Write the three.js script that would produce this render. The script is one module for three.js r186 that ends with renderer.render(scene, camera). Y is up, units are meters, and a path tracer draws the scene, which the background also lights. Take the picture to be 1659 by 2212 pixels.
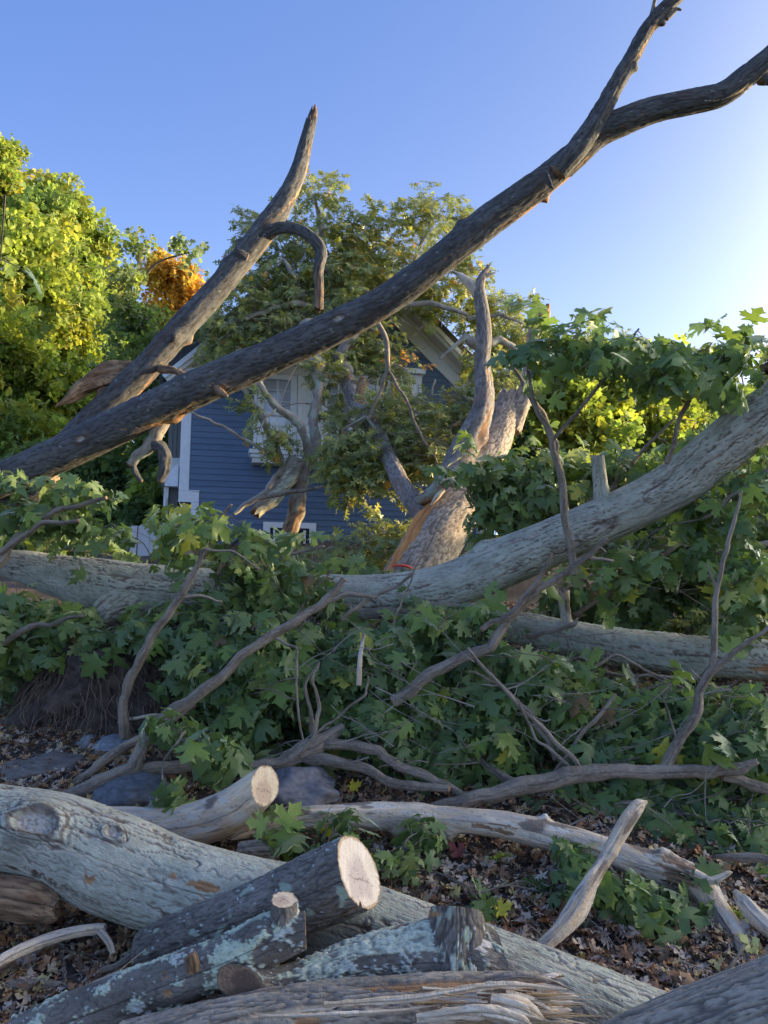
import * as THREE from 'three';
import { ImprovedNoise } from 'three/addons/math/ImprovedNoise.js';
import { mergeGeometries } from 'three/addons/utils/BufferGeometryUtils.js';
import { RoundedBoxGeometry } from 'three/addons/geometries/RoundedBoxGeometry.js';

// ---------------------------------------------------------------- camera, sky, sun, exposure
const V3 = THREE.Vector3, PI = Math.PI, sin = Math.sin, cos = Math.cos;
const scene = new THREE.Scene();
const renderer = new THREE.WebGLRenderer({ antialias: true });
renderer.toneMapping = THREE.LinearToneMapping;
renderer.toneMappingExposure = 2.15;
renderer.shadowMap.enabled = true;
const PITCH = 8 * PI / 180, EYE = 1.6, F = 1671, CX = 829.5, CY = 1106;
const camera = new THREE.PerspectiveCamera(2 * Math.atan(CY / F) * 180 / PI, 0.75, 0.05, 3000);
camera.position.set(0, EYE, 0);
camera.rotation.set(PITCH, 0, 0);
camera.updateMatrixWorld();

const SUN_AZ = 74 * PI / 180, SUN_EL = 9 * PI / 180;      // right of the view direction, low
const sunDir = new V3(sin(SUN_AZ) * cos(SUN_EL), sin(SUN_EL), -cos(SUN_AZ) * cos(SUN_EL));
{
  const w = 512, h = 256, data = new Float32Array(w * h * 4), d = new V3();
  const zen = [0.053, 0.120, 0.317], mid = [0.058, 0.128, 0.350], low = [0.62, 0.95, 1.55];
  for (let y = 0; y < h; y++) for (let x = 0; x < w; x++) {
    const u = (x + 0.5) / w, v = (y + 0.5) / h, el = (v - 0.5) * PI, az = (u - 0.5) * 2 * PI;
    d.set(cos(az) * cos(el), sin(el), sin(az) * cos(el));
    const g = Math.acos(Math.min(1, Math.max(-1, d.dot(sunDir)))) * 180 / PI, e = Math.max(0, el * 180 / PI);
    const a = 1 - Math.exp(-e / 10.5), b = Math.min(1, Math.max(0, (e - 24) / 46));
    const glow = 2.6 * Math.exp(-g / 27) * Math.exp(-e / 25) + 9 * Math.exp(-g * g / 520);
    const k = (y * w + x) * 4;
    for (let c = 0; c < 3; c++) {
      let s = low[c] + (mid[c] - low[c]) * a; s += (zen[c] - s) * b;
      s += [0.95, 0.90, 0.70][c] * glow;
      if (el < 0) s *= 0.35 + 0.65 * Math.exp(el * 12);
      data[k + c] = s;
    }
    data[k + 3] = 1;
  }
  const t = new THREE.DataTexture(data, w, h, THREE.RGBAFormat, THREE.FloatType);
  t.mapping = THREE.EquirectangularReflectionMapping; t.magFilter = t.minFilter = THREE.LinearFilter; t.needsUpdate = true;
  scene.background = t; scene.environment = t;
}
const sun = new THREE.DirectionalLight(new THREE.Color(1.0, 0.76, 0.40), 5);
sun.position.copy(sunDir).multiplyScalar(60); sun.castShadow = true;
sun.shadow.mapSize.set(2048, 2048);
Object.assign(sun.shadow.camera, { left: -25, right: 25, top: 25, bottom: -25, near: 1, far: 140 });
scene.add(sun); sun.target.position.set(0, 2, -10); sun.position.add(sun.target.position); scene.add(sun.target);

// ---------------------------------------------------------------- helpers
let seedState = 12345;
const rnd = () => { seedState |= 0; seedState = seedState + 0x6D2B79F5 | 0; let t = Math.imul(seedState ^ seedState >>> 15, 1 | seedState); t = t + Math.imul(t ^ t >>> 7, 61 | t) ^ t; return ((t ^ t >>> 14) >>> 0) / 4294967296; };
const rr = (a, b) => a + (b - a) * rnd();
const gauss = () => (rnd() + rnd() + rnd() + rnd() - 2) * 0.87;
const pick = (a) => a[Math.floor(rnd() * a.length) % a.length];
const IN = new ImprovedNoise(), noise = (x, y, z) => IN.noise(x + 31.7, y + 57.3, z + 13.1);
const clamp = (x, a = 0, b = 1) => Math.min(b, Math.max(a, x));
const sst = (a, b, x) => { const t = clamp((x - a) / (b - a)); return t * t * (3 - 2 * t); };
const mix = (a, b, t) => [a[0] + (b[0] - a[0]) * t, a[1] + (b[1] - a[1]) * t, a[2] + (b[2] - a[2]) * t];
// a point on the ray through a place in the picture, at a given distance ahead of the viewer
const cp = cos(PITCH), sp = sin(PITCH);
function P(x, y, d) { const xc = (x - CX) / F, yc = (CY - y) / F, t = d / (cp - yc * sp); return new V3(xc * t, EYE + (yc * cp + sp) * t, -d); }
const MPP = (y, d) => d / (cp - (CY - y) / F * sp) / F;       // metres per picture unit there

const counts = {};
function thing(name, label, category, at, group) {
  const o = new THREE.Group(), n = counts[name] = (counts[name] ?? -1) + 1;
  o.name = n ? name + '_' + String(n).padStart(3, '0') : name;
  if (at) o.position.copy(at);
  o.userData = { label, category }; if (group) o.userData.group = group;
  scene.add(o); return o;
}
function part(name, geo, mat, parent, label) {                 // geo in world coordinates
  if (parent) { let p = parent; while (p && p !== scene) { geo.translate(-p.position.x, -p.position.y, -p.position.z); p = p.parent; } }
  const m = new THREE.Mesh(geo, mat); m.name = name; m.castShadow = m.receiveShadow = true;
  if (label) m.userData.label = label;
  (parent ?? scene).add(m); return m;
}

// generic fibre relief and colours
function dataTex(n, fn, srgb) {
  const a = new Uint8Array(n * n * 4);
  for (let y = 0; y < n; y++) for (let x = 0; x < n; x++) { const c = fn(x / n, y / n); for (let k = 0; k < 3; k++) a[(y * n + x) * 4 + k] = clamp(c[k]) * 255; a[(y * n + x) * 4 + 3] = 255; }
  const t = new THREE.DataTexture(a, n, n); t.wrapS = t.wrapT = THREE.RepeatWrapping; t.magFilter = t.minFilter = THREE.LinearFilter; if (srgb) t.colorSpace = THREE.SRGBColorSpace; t.needsUpdate = true; return t;
}
const tile = (u, v, fu, fv, z) => noise(cos(u * 2 * PI) * fu / 6.28, sin(u * 2 * PI) * fu / 6.28 + z, cos(v * 2 * PI) * fv / 6.28) + noise(cos(u * 2 * PI) * fu / 6.28 + 9, sin(u * 2 * PI) * fu / 6.28 + z, sin(v * 2 * PI) * fv / 6.28 + 5);
const fibreTex = dataTex(256, (u, v) => { const n = 0.5 + 0.3 * tile(u, v, 14, 60, 0) + 0.25 * tile(u, v, 40, 120, 7) + 0.12 * (rnd() - 0.5); return [n, n, n]; });
fibreTex.repeat.set(4, 4);
const grainTex = dataTex(256, (u, v) => { const n = 0.5 + 0.3 * tile(u, v, 40, 40, 3) + 0.3 * tile(u, v, 100, 100, 9) + 0.2 * (rnd() - 0.5); return [n, n, n]; });
const std = (o) => new THREE.MeshStandardMaterial({ side: THREE.DoubleSide, ...o });
const M = {
  bark: std({ vertexColors: true, roughness: 0.92, bumpMap: fibreTex, bumpScale: 0.004 }),
  wood: std({ vertexColors: true, roughness: 0.8 }),
  rock: std({ vertexColors: true, roughness: 0.93 }),
  soil: std({ vertexColors: true, roughness: 1, bumpMap: grainTex, bumpScale: 0.02 }),
};
M.wood.name = 'wood';

// ---------------------------------------------------------------- bark of each kind: height (m) and colour at a place on a limb
// x, y lie on the limb's cross-section (m), s along it (m)
const crack = (n, w) => 1 - sst(0, w, Math.abs(n));
const BARK = {
  furrow(o, x, y, s, q) {      // dark grey maple, interlaced furrows
    const w = noise(x * 6, y * 6, s * 4) * 0.6;
    const a = noise(x * 44 + w, y * 44 + q, s * 4.5), b = noise(x * 80 + 5, y * 80 + w, s * 7 + q), c = noise(x * 9, y * 9, s * 3 + q), e = noise(x * 140, y * 140, s * 40);
    const k = Math.max(crack(a, 0.15), 0.8 * crack(b, 0.15));
    o.h = -0.006 * k + 0.002 * c + 0.0015 * e;
    const base = mix([0.085, 0.08, 0.076], [0.135, 0.127, 0.119], clamp(0.5 + c + 0.7 * e));
    o.c = mix(base, [0.035, 0.026, 0.02], k * 0.8);
    const red = sst(0.3, 0.5, noise(x * 5 + 40, y * 5, s * 2 + q)); o.c = mix(o.c, [0.11, 0.065, 0.045], red * 0.5);
    if (noise(x * 30 + 3, y * 30, s * 30 + 9) > 0.63) o.c = mix(o.c, [0.4, 0.4, 0.36], 0.5);
  },
  smooth(o, x, y, s, q) {      // grey-green skin with long thin brown cracks
    const w = noise(x * 7, y * 7, s * 3 + q) * 0.7 + noise(x * 20, y * 20, s * 16 + q) * 0.32, w2 = noise(x * 14, y * 14, s * 30) * 0.22;
    const a = noise(x * 22 + w, y * 22 + w + w2, s * 1.3 + q), b = noise(x * 38 + 8 + w2, y * 38 + w * 1.5, s * 2.6 + q), c = noise(x * 8, y * 8, s * 7 + q), e = noise(x * 90, y * 90, s * 45), f = noise(x * 30, y * 30, s * 26 + q);
    const gate = 0.5 + 0.5 * sst(-0.3, 0.1, noise(x * 5 + 20, y * 5, s * 2.2 + q));
    const k = Math.max(crack(a, 0.10) * gate, 0.7 * crack(b, 0.10) * gate), lip = Math.max(0, crack(a + 0.10, 0.14)) * gate;
    o.h = -0.008 * k + 0.002 * lip + 0.002 * c + 0.0012 * e;
    let base = mix([0.335, 0.325, 0.245], [0.50, 0.485, 0.375], clamp(0.5 + 0.9 * c + 0.5 * e));
    base = mix(base, [0.29, 0.235, 0.18], 0.7 * clamp(0.9 * f + 0.1)); base = mix(base, [0.58, 0.47, 0.38], lip * 0.6);
    o.c = mix(base, [0.085, 0.042, 0.024], k * 0.92);
    if (e + f > 0.62) o.c = mix(o.c, [0.42, 0.42, 0.34], 0.7);
  },
  oak(o, x, y, s, q) {         // pale grey plates between deep furrows
    const w = noise(x * 10, y * 10, s * 8 + q) * 0.7;
    const a = noise(x * 24 + w, y * 24, s * 8 + q), b = noise(x * 40 + 8, y * 40 + w, s * 13 + q), c = noise(x * 6, y * 6, s * 4), e = noise(x * 110, y * 110, s * 60);
    const k = Math.max(crack(a, 0.16), 0.85 * crack(b, 0.16));
    o.h = -0.009 * k + 0.004 * c + 0.001 * e;
    o.c = mix(mix([0.34, 0.27, 0.20], [0.48, 0.39, 0.30], clamp(0.5 + c + 0.6 * e)), [0.09, 0.06, 0.045], k * 0.8);
  },
  pale(o, x, y, s, q) { BARK.furrow(o, x, y, s, q); o.c = [o.c[0] * 2.3, o.c[1] * 2.1, o.c[2] * 1.95]; },
  oaklimb(o, x, y, s, q) {     // smoother grey limb, lichen film
    const a = noise(x * 30, y * 30 + q, s * 9), c = noise(x * 9, y * 9, s * 5 + q), e = noise(x * 80, y * 80, s * 50), k = crack(a, 0.1);
    o.h = -0.003 * k + 0.004 * c + 0.001 * e;
    o.c = mix(mix([0.26, 0.21, 0.16], [0.40, 0.33, 0.26], clamp(0.5 + c + 0.6 * e)), [0.09, 0.06, 0.045], k * 0.55);
    const l = sst(0.12, 0.3, noise(x * 14 + 7, y * 14, s * 7 + q) + 0.3 * e); o.c = mix(o.c, [0.36, 0.42, 0.31], l * 0.7);
  },
  dark(o, x, y, s, q) {        // dark log with narrow wavy ridges and pale specks
    const w = noise(x * 14, y * 14, s * 10) * 0.7;
    const a = noise(x * 42 + w, y * 42, s * 9 + q), b = noise(x * 75, y * 75 + w, s * 18 + q), c = noise(x * 8, y * 8, s * 5 + q), e = noise(x * 130, y * 130, s * 70);
    const k = Math.max(crack(a, 0.17), 0.6 * crack(b, 0.14));
    o.h = -0.005 * k + 0.003 * c + 0.001 * e;
    o.c = mix(mix([0.16, 0.13, 0.10], [0.27, 0.225, 0.18], clamp(0.5 + c + 0.8 * e)), [0.05, 0.036, 0.028], k * 0.75);
    const l = sst(0.40, 0.47, noise(x * 22, y * 22, s * 16 + q + 4)); o.c = mix(o.c, [0.38, 0.43, 0.31], l * 0.85);
    if (noise(x * 60 + 4, y * 60, s * 42) > 0.57) o.c = [0.55, 0.55, 0.5];
    o.h += l * 0.002;
  },
  lichen(o, x, y, s, q) {      // dark smooth bark with crusts of blue-green lichen
    const c = noise(x * 9, y * 9, s * 6 + q), e = noise(x * 120, y * 120, s * 90), f = noise(x * 50, y * 50, s * 45 + q), a = noise(x * 38, y * 38, s * 14 + q);
    const k = crack(a, 0.09); o.h = -0.002 * k + 0.003 * c + 0.001 * e;
    o.c = mix(mix([0.13, 0.105, 0.08], [0.22, 0.185, 0.15], clamp(0.5 + c + 0.7 * e)), [0.05, 0.036, 0.028], k * 0.6);
    const amt = o.lich ?? 0.0;
    const l = sst(0.15 - amt, 0.21 - amt, 0.8 * noise(x * 15 + 3, y * 15, s * 9 + q) + 0.35 * noise(x * 5, y * 5 + q, s * 2.5) + 0.3 * f + 0.22 * e);
    const tone = noise(x * 7, y * 7 + 30, s * 4 + q) > 0.12 ? [0.54, 0.53, 0.46] : [0.58, 0.60, 0.42];
    const lc = mix(mix(tone, [0.23, 0.26, 0.19], clamp(0.3 + 1.3 * f)), tone, clamp(0.5 + 2 * e));
    o.c = mix(o.c, lc, l); o.h += l * (0.004 + 0.005 * f + 0.003 * e);
    if (noise(x * 60 + 4, y * 60, s * 50) > 0.56) o.c = mix(o.c, [0.55, 0.58, 0.52], 0.8);
  },
  dead(o, x, y, s, q) {        // pale barkless wood with lengthwise checks and grey or dark stains
    const g = noise(x * 70, y * 70, s * 3.5 + q), g2 = noise(x * 170, y * 170, s * 8 + q), c = noise(x * 9, y * 9, s * 4 + q), b = noise(x * 22, y * 22, s * 6 + q);
    const k = crack(g, 0.06);
    o.h = -0.003 * k + 0.004 * c + 0.002 * b + 0.001 * g2;
    let base = mix([0.55, 0.39, 0.24], [0.80, 0.62, 0.43], clamp(0.5 + 0.8 * c + 0.7 * g + 0.4 * g2));
    base = mix(base, [0.48, 0.40, 0.33], 0.7 * sst(0.02, 0.3, b)); base = mix(base, [0.66, 0.57, 0.46], sst(0.1, 0.4, -b));
    const st = sst(0.34, 0.42, noise(x * 16 + 30, y * 16, s * 4.5 + q) + 0.15 * g); base = mix(base, [0.14, 0.10, 0.075], st * 0.8);
    o.c = mix(base, [0.20, 0.13, 0.085], k * 0.5);
  },
  fresh(o, x, y, s, q) {       // newly torn pale wood, stringy
    const g = noise(x * 110, y * 110, s * 4 + q), g2 = noise(x * 240, y * 240, s * 9 + q), c = noise(x * 20, y * 20, s * 3 + q), k = crack(g, 0.08);
    o.h = -0.004 * k + 0.003 * g2 + 0.004 * c; o.c = mix(mix([0.62, 0.43, 0.26], [0.84, 0.68, 0.50], clamp(0.5 + 0.8 * g + 0.6 * g2 + 0.5 * c)), [0.40, 0.22, 0.10], k * 0.5);
  },
  rough(o, x, y, s, q) {       // weathered grey-brown, scaly
    const w = noise(x * 12, y * 12, s * 8) * 0.7, a = noise(x * 34 + w, y * 34, s * 3 + q), b = noise(x * 64, y * 64 + w, s * 8 + q), c = noise(x * 8, y * 8, s * 5 + q), e = noise(x * 120, y * 120, s * 50);
    const k = Math.max(crack(a, 0.16), 0.8 * crack(b, 0.13));
    o.h = -0.009 * k + 0.004 * c + 0.002 * e;
    o.c = mix(mix([0.29, 0.23, 0.165], [0.45, 0.36, 0.27], clamp(0.5 + c + 0.8 * e)), [0.08, 0.055, 0.04], k * 0.75);
  },
  stem(o, x, y, s, q) {        // thin living stems, grey-brown with pale lenticels
    const c = noise(x * 20, y * 20, s * 6 + q), e = noise(x * 120, y * 120, s * 30 + q), g = noise(x * 60, y * 60, s * 90 + q);
    o.h = 0.0016 * c + 0.0007 * e;
    o.c = mix([0.16, 0.12, 0.085], [0.32, 0.25, 0.18], clamp(0.5 + 1.1 * c + 0.8 * e));
    if (g > 0.42) o.c = mix(o.c, [0.34, 0.29, 0.24], 0.6);
  },
  rot(o, x, y, s, q) {         // brown crumbling wood
    const g = noise(x * 60, y * 60, s * 6 + q), c = noise(x * 14, y * 14, s * 9 + q), e = noise(x * 120, y * 120, s * 60);
    const k = crack(g, 0.15); o.h = -0.006 * k + 0.006 * c + 0.002 * e;
    o.c = mix(mix([0.15, 0.08, 0.04], [0.36, 0.22, 0.12], clamp(0.5 + c + 0.7 * g)), [0.05, 0.03, 0.02], k * 0.7);
  },
};
const WOODS = { fresh: [[0.66, 0.46, 0.28], [0.80, 0.63, 0.43]], pale: [[0.60, 0.48, 0.38], [0.78, 0.65, 0.52]], orange: [[0.26, 0.12, 0.05], [0.47, 0.25, 0.11]], torn: [[0.52, 0.17, 0.045], [0.82, 0.36, 0.11]], brown: [[0.16, 0.09, 0.05], [0.34, 0.20, 0.11]], grey: [[0.26, 0.20, 0.15], [0.40, 0.32, 0.25]] };

// ---------------------------------------------------------------- limbs
let limbSeed = 0, trisLimbs = 0;
// path: [x, y, distance, radius] in picture units; o: {bark, patches, start, end, lumps, res}
function limb(path, o = {}) {
  if (['stem', 'oaklimb'].includes(o.bark ?? 'stem') && path[0][3] < 40) {   // living stems bend at their buds
    const q = [path[0]];
    for (let i = 1; i < path.length; i++) { const a = path[i - 1], b = path[i], L = Math.hypot(b[0] - a[0], b[1] - a[1]); for (let k = 1; k < 3; k++) { const t = k / 3 + 0.1 * gauss(), j = Math.min(L * 0.05, 3 + a[3] * 0.25); q.push([a[0] + (b[0] - a[0]) * t + gauss() * j, a[1] + (b[1] - a[1]) * t + gauss() * j, a[2] + (b[2] - a[2]) * t, (a[3] + (b[3] - a[3]) * t) * rr(0.9, 1.1)]); } q.push(b); }
    path = q;
  }
  const n = path.length, pts = path.map((p) => P(p[0], p[1], p[2])), rad = path.map((p) => p[3] * MPP(p[1], p[2]));
  return limbWorld(pts, rad, o);
}
function limbWorld(pts, rad, o = {}) {
  const n = pts.length, q = (o.seed ?? ++limbSeed * 7.31) % 97;
  const curve = new THREE.CatmullRomCurve3(pts, false, 'centripetal');
  const rAt = (t) => { const f = clamp(t) * (n - 1), i = Math.min(n - 2, Math.floor(f)), u = f - i, m = (k) => (rad[Math.min(n - 1, k + 1)] - rad[Math.max(0, k - 1)]) / 2, a = rad[i], b = rad[i + 1]; const u2 = u * u, u3 = u2 * u; return Math.max(0.0008, a * (2 * u3 - 3 * u2 + 1) + m(i) * (u3 - 2 * u2 + u) + b * (3 * u2 - 2 * u3) + m(i + 1) * (u3 - u2)); };
  const K = 240, S = [0], C = [curve.getPoint(0)];
  for (let i = 1; i <= K; i++) { C.push(curve.getPoint(i / K)); S.push(S[i - 1] + C[i].distanceTo(C[i - 1])); }
  const len = S[K], dmin = Math.min(...pts.map((p) => Math.max(1.5, -p.z))), rmax = Math.max(...rad);
  const step = (o.res ?? 1.7) * dmin / 773;
  const nR = Math.round(clamp(2 * PI * rmax / step, 6, 300)), nL = Math.round(clamp(len / (step * 1.25), 5, 900));
  const pos = new Float32Array((nL + 1) * nR * 3), col = new Float32Array((nL + 1) * nR * 3), uv = new Float32Array((nL + 1) * nR * 2);
  const bark = BARK[o.bark ?? 'stem'], out = { h: 0, c: [0, 0, 0], lich: o.lich };
  const rings = [], T = new V3(), N = new V3(), B = new V3(), c = new V3(), c2 = new V3(), v = new V3(), cam = new V3(0, EYE, 0);
  let k = 0; const lump = o.lump ?? 0.07, ends = [o.start, o.end];
  for (let i = 0; i <= nL; i++) {
    const s = len * i / nL; while (k < K - 1 && S[k + 1] < s) k++;
    const t = (k + clamp((s - S[k]) / Math.max(1e-9, S[k + 1] - S[k]))) / K;
    curve.getPoint(t, c); curve.getPoint(Math.max(0, t - 0.004), c2); curve.getPoint(Math.min(1, t + 0.004), T); T.sub(c2).normalize();
    N.copy(cam).sub(c); N.addScaledVector(T, -N.dot(T)).normalize(); B.crossVectors(N, T);
    const r = rAt(t); rings.push({ c: c.clone(), T: T.clone(), r });
    for (let j = 0; j < nR; j++) {
      const th = j / nR * 2 * PI, x = cos(th), y = sin(th);
      let R = r * (1 + lump * noise(x * 1.3 + q, y * 1.3, s / (rmax * 5) + q) + lump * 0.6 * noise(x * 2.6, y * 2.6 + q, s / (rmax * 2)));
      for (const b of o.bumps ?? []) { let dt = Math.abs(th - b.th); dt = Math.min(dt, 2 * PI - dt); const g = Math.exp(-Math.pow((s - b.s * len) / b.w, 2) - Math.pow(dt * r / (b.w2 ?? b.w), 2)); R += b.h * g; }
      bark(out, x * R, y * R, s + q, q);
      let kh = 0, kc = null, km = 0;
      for (const b of o.knots ?? []) {
        let dt = Math.abs(th - b.th); dt = Math.min(dt, 2 * PI - dt); if (dt > 1.6) continue;
        const wob = 1 + 0.25 * noise(x * 4 + q, y * 4, s * 5), rho = Math.hypot((s - b.s * len) / b.a, dt * r / b.b) * wob; if (rho > 2.2) continue;
        const rim = Math.exp(-Math.pow((rho - 1) / 0.26, 2)), swirl = Math.abs(sin(rho * 9 + 2 * noise(x * 6, y * 6, s * 8))), core = sst(0.8, 0.55, rho);
        kh += b.h * rim - b.h * 1.3 * core + 0.003 * swirl * sst(2.2, 1.2, rho);
        const dark = sst(0.55, 0.95, swirl) * sst(2.1, 1.2, rho) * 0.8, pit = noise(x * r * 120, y * r * 120, s * 60);
        kc = core > 0.02 ? mix([0.16, 0.11, 0.08], [0.55, 0.47, 0.38], clamp(core * (0.75 + 0.9 * pit))) : [0.11, 0.075, 0.055]; km = Math.max(km, core > 0.02 ? Math.max(core, dark) : dark);
      }
      const detail = Math.min(1, r / 0.03);
      let h = out.h * detail + kh, cc = kc ? mix(out.c, kc, km) : out.c;
      for (const p of o.patches ?? []) {
        let dt = Math.abs(th - p.th); dt = Math.min(dt, 2 * PI - dt);
        const f = s / len, e = 0.8 * noise(x * 3 + q, y * 3, s * 6 / (rmax * 9 + 0.2)) + 0.5 * noise(x * 9, y * 9 + q, s * 14) + 0.35 * noise(x * 24, y * 24 + q, s * 40);
        const du = Math.abs(f - (p.s0 + p.s1) / 2) / ((p.s1 - p.s0) / 2), dv = dt / p.w;
        const m = 1 - sst(0.86, 1.0, Math.pow(du * du * du + dv * dv * dv, 1 / 3) + e * (p.rag ?? 0.7));
        if (m > 0) {
          const g = noise(x * r * 90, y * r * 90, s * (p.fib ?? 9)), g2 = noise(x * r * 45 + 9, y * r * 45, s * (p.fib ?? 9) * 0.5), W = p.lichen ? [[0.34, 0.34, 0.25], [0.66, 0.66, 0.49]] : WOODS[p.wood ?? 'fresh'];
          const g3 = p.lichen ? noise(x * r * 180, y * r * 180, s * 170) : 0, wc = mix(mix(W[0], W[1], clamp(0.55 + 1.1 * g + 0.9 * g3)), p.lichen ? [0.15, 0.13, 0.10] : [0.05, 0.03, 0.02], sst(0.25, 0.5, -g2) * (p.pit ?? 0.6));
          cc = mix(cc, wc, m); h = h * (1 - m) + m * ((p.h ?? -0.006) + (p.rough ?? 0.006) * g + (p.rough ?? 0.006) * g2);
        }
      }
      R = Math.max(R * 0.4, R + h);
      v.copy(c).addScaledVector(N, x * R).addScaledVector(B, y * R);
      for (let e = 0; e < 2; e++) {                            // a slanted cut or a torn end
        const E = ends[e]; if (!E) continue;
        const away = e ? len - s : s, wgt = Math.pow(clamp(1 - away / (2.2 * r)), 1.5); if (wgt <= 0) continue;
        const tip = e ? pts[n - 1] : pts[0];
        if (E.n) { const dd = -((v.x - c.x) * E.n.x + (v.y - c.y) * E.n.y + (v.z - c.z) * E.n.z) / (T.dot(E.n)); v.addScaledVector(T, dd * wgt); }
        if (E.type === 'broken') v.addScaledVector(T, (e ? 1 : -1) * jag(th, 1, q, E) * r * wgt);
      }
      const a = (i * nR + j) * 3; pos[a] = v.x; pos[a + 1] = v.y; pos[a + 2] = v.z; col[a] = cc[0]; col[a + 1] = cc[1]; col[a + 2] = cc[2];
      uv[(i * nR + j) * 2] = s; uv[(i * nR + j) * 2 + 1] = th / (2 * PI) * Math.max(0.05, Math.round(2 * PI * rmax * 4) / 4);
    }
  }
  const idx = [];
  for (let i = 0; i < nL; i++) for (let j = 0; j < nR; j++) { const a = i * nR + j, b = i * nR + (j + 1) % nR, d = a + nR, e = b + nR; idx.push(a, b, d, b, e, d); }
  const geo = new THREE.BufferGeometry();
  geo.setAttribute('position', new THREE.BufferAttribute(pos, 3)); geo.setAttribute('color', new THREE.BufferAttribute(col, 3)); geo.setAttribute('uv', new THREE.BufferAttribute(uv, 2));
  geo.setIndex(idx); geo.computeVertexNormals(); trisLimbs += idx.length / 3;
  const caps = [];
  for (let e = 0; e < 2; e++) {
    const E = ends[e] ?? { type: 'round', wood: 'brown' }, i = e ? nL : 0, R = rings[i], ring = [];
    for (let j = 0; j < nR; j++) ring.push(new V3(pos[(i * nR + j) * 3], pos[(i * nR + j) * 3 + 1], pos[(i * nR + j) * 3 + 2]));
    caps.push({ geo: capGeo(ring, R, e, E, q, step), E });
  }
  return { geo, caps, rings, curve, len };
}
function jag(th, f, q, E) { const x = cos(th) * f, y = sin(th) * f; return (E.amp ?? 0.9) * (0.55 * noise(x * 2.2 + q, y * 2.2, q) + 0.5 * Math.abs(noise(x * 6, y * 6 + q, q)) + 0.35 * noise(x * 13 + q, y * 13, 3)) + (E.slope ?? 0) * (x * cos(E.dir ?? 0) + y * sin(E.dir ?? 0)); }
function capGeo(ring, R, e, E, q, step) {
  const nR = ring.length, nF = Math.max(3, Math.min(40, Math.round(R.r / step))), pos = [], col = [], idx = [];
  const cen = ring.reduce((a, b) => a.add(b), new V3()).multiplyScalar(1 / nR), sgn = e ? 1 : -1, W = WOODS[E.wood ?? 'fresh'], v = new V3();
  const pith = [0.25 * cos(q), 0.25 * sin(q)];
  for (let k = 0; k <= nF; k++) for (let j = 0; j < nR; j++) {
    const f = 1 - k / nF, th = j / nR * 2 * PI, x = cos(th) * f, y = sin(th) * f;
    v.copy(cen).lerp(ring[j], f);
    let c;
    if (E.type === 'broken') {
      const edge = sst(1, 0.6, f); v.addScaledVector(R.T, sgn * R.r * (jag(th, f, q, E) - jag(th, 1, q, E) * f - 0.5 * edge * (E.hollow ?? 0.5)));
      const g = noise(x * 14, y * 14, q); c = mix(mix(W[0], W[1], clamp(0.5 + 1.3 * g)), [0.09, 0.05, 0.03], sst(0.1, 0.5, noise(x * 5 + q, y * 5, 2)) * 0.7);
    } else if (E.type === 'cut') {
      const dx = x - pith[0], dy = y - pith[1], pr = Math.hypot(dx, dy) + 0.05 * noise(x * 3, y * 3, q), ringN = sin(pr * R.r * 2 * PI / 0.012) + 0.5 * sin(pr * R.r * 2 * PI / 0.0055);
      const saw = noise((x * 0.8 + y * 0.6) * R.r * 240, q, (x * 0.6 - y * 0.8) * R.r * 6);
      const saw2 = noise((x * 0.8 + y * 0.6) * R.r * 130 + 0.6 * noise(x * 3, y * 3, 2), q + 5, 1); c = mix(W[0], W[1], clamp(0.5 + 0.3 * ringN + 0.6 * saw + 0.5 * saw2 + 0.4 * noise(x * 2, y * 2, q)));
      const heart = sst(0.70, 0.45, pr + 0.22 * noise(x * 2.4, y * 2.4, q + 3)); c = mix(c, [W[0][0] * 0.82, W[0][1] * 0.78, W[0][2] * 0.86], heart * 0.85 * (E.heart ?? 1));
      const al = dx * cos(q * 3) + dy * sin(q * 3), ac = -dx * sin(q * 3) + dy * cos(q * 3) + 0.12 * noise(al * 3, q, 1); if (Math.abs(ac) < 0.022 * (1 - Math.abs(al) / 0.62) && Math.abs(al) < 0.6) c = mix(c, [0.09, 0.06, 0.045], 0.85);
      const speck = noise(x * R.r * 140, y * R.r * 140, q); if (speck > 0.45 && heart > 0.2) c = mix(c, [0.2, 0.14, 0.12], 0.6); const be = f + 0.025 * noise(x * 7, y * 7, q + 9); if (be > 0.975) c = [0.15, 0.105, 0.075]; else if (be > 0.92) c = mix(c, [0.40, 0.24, 0.12], 0.8);
      v.addScaledVector(R.T, sgn * (0.0015 * saw + 0.0006 * ringN));
    } else { v.addScaledVector(R.T, sgn * R.r * 0.45 * (1 - f * f)); const g = noise(x * 6, y * 6, q); c = mix(W[0], W[1], clamp(0.5 + g)); }
    pos.push(v.x, v.y, v.z); col.push(...c);
  }
  for (let k = 0; k < nF; k++) for (let j = 0; j < nR; j++) { const a = k * nR + j, b = k * nR + (j + 1) % nR, d = a + nR, g = b + nR; e ? idx.push(a, b, d, b, g, d) : idx.push(a, d, b, b, d, g); }
  const geo = new THREE.BufferGeometry(); geo.setAttribute('position', new THREE.Float32BufferAttribute(pos, 3)); geo.setAttribute('color', new THREE.Float32BufferAttribute(col, 3)); geo.setIndex(idx); geo.computeVertexNormals();
  return geo;
}
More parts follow.
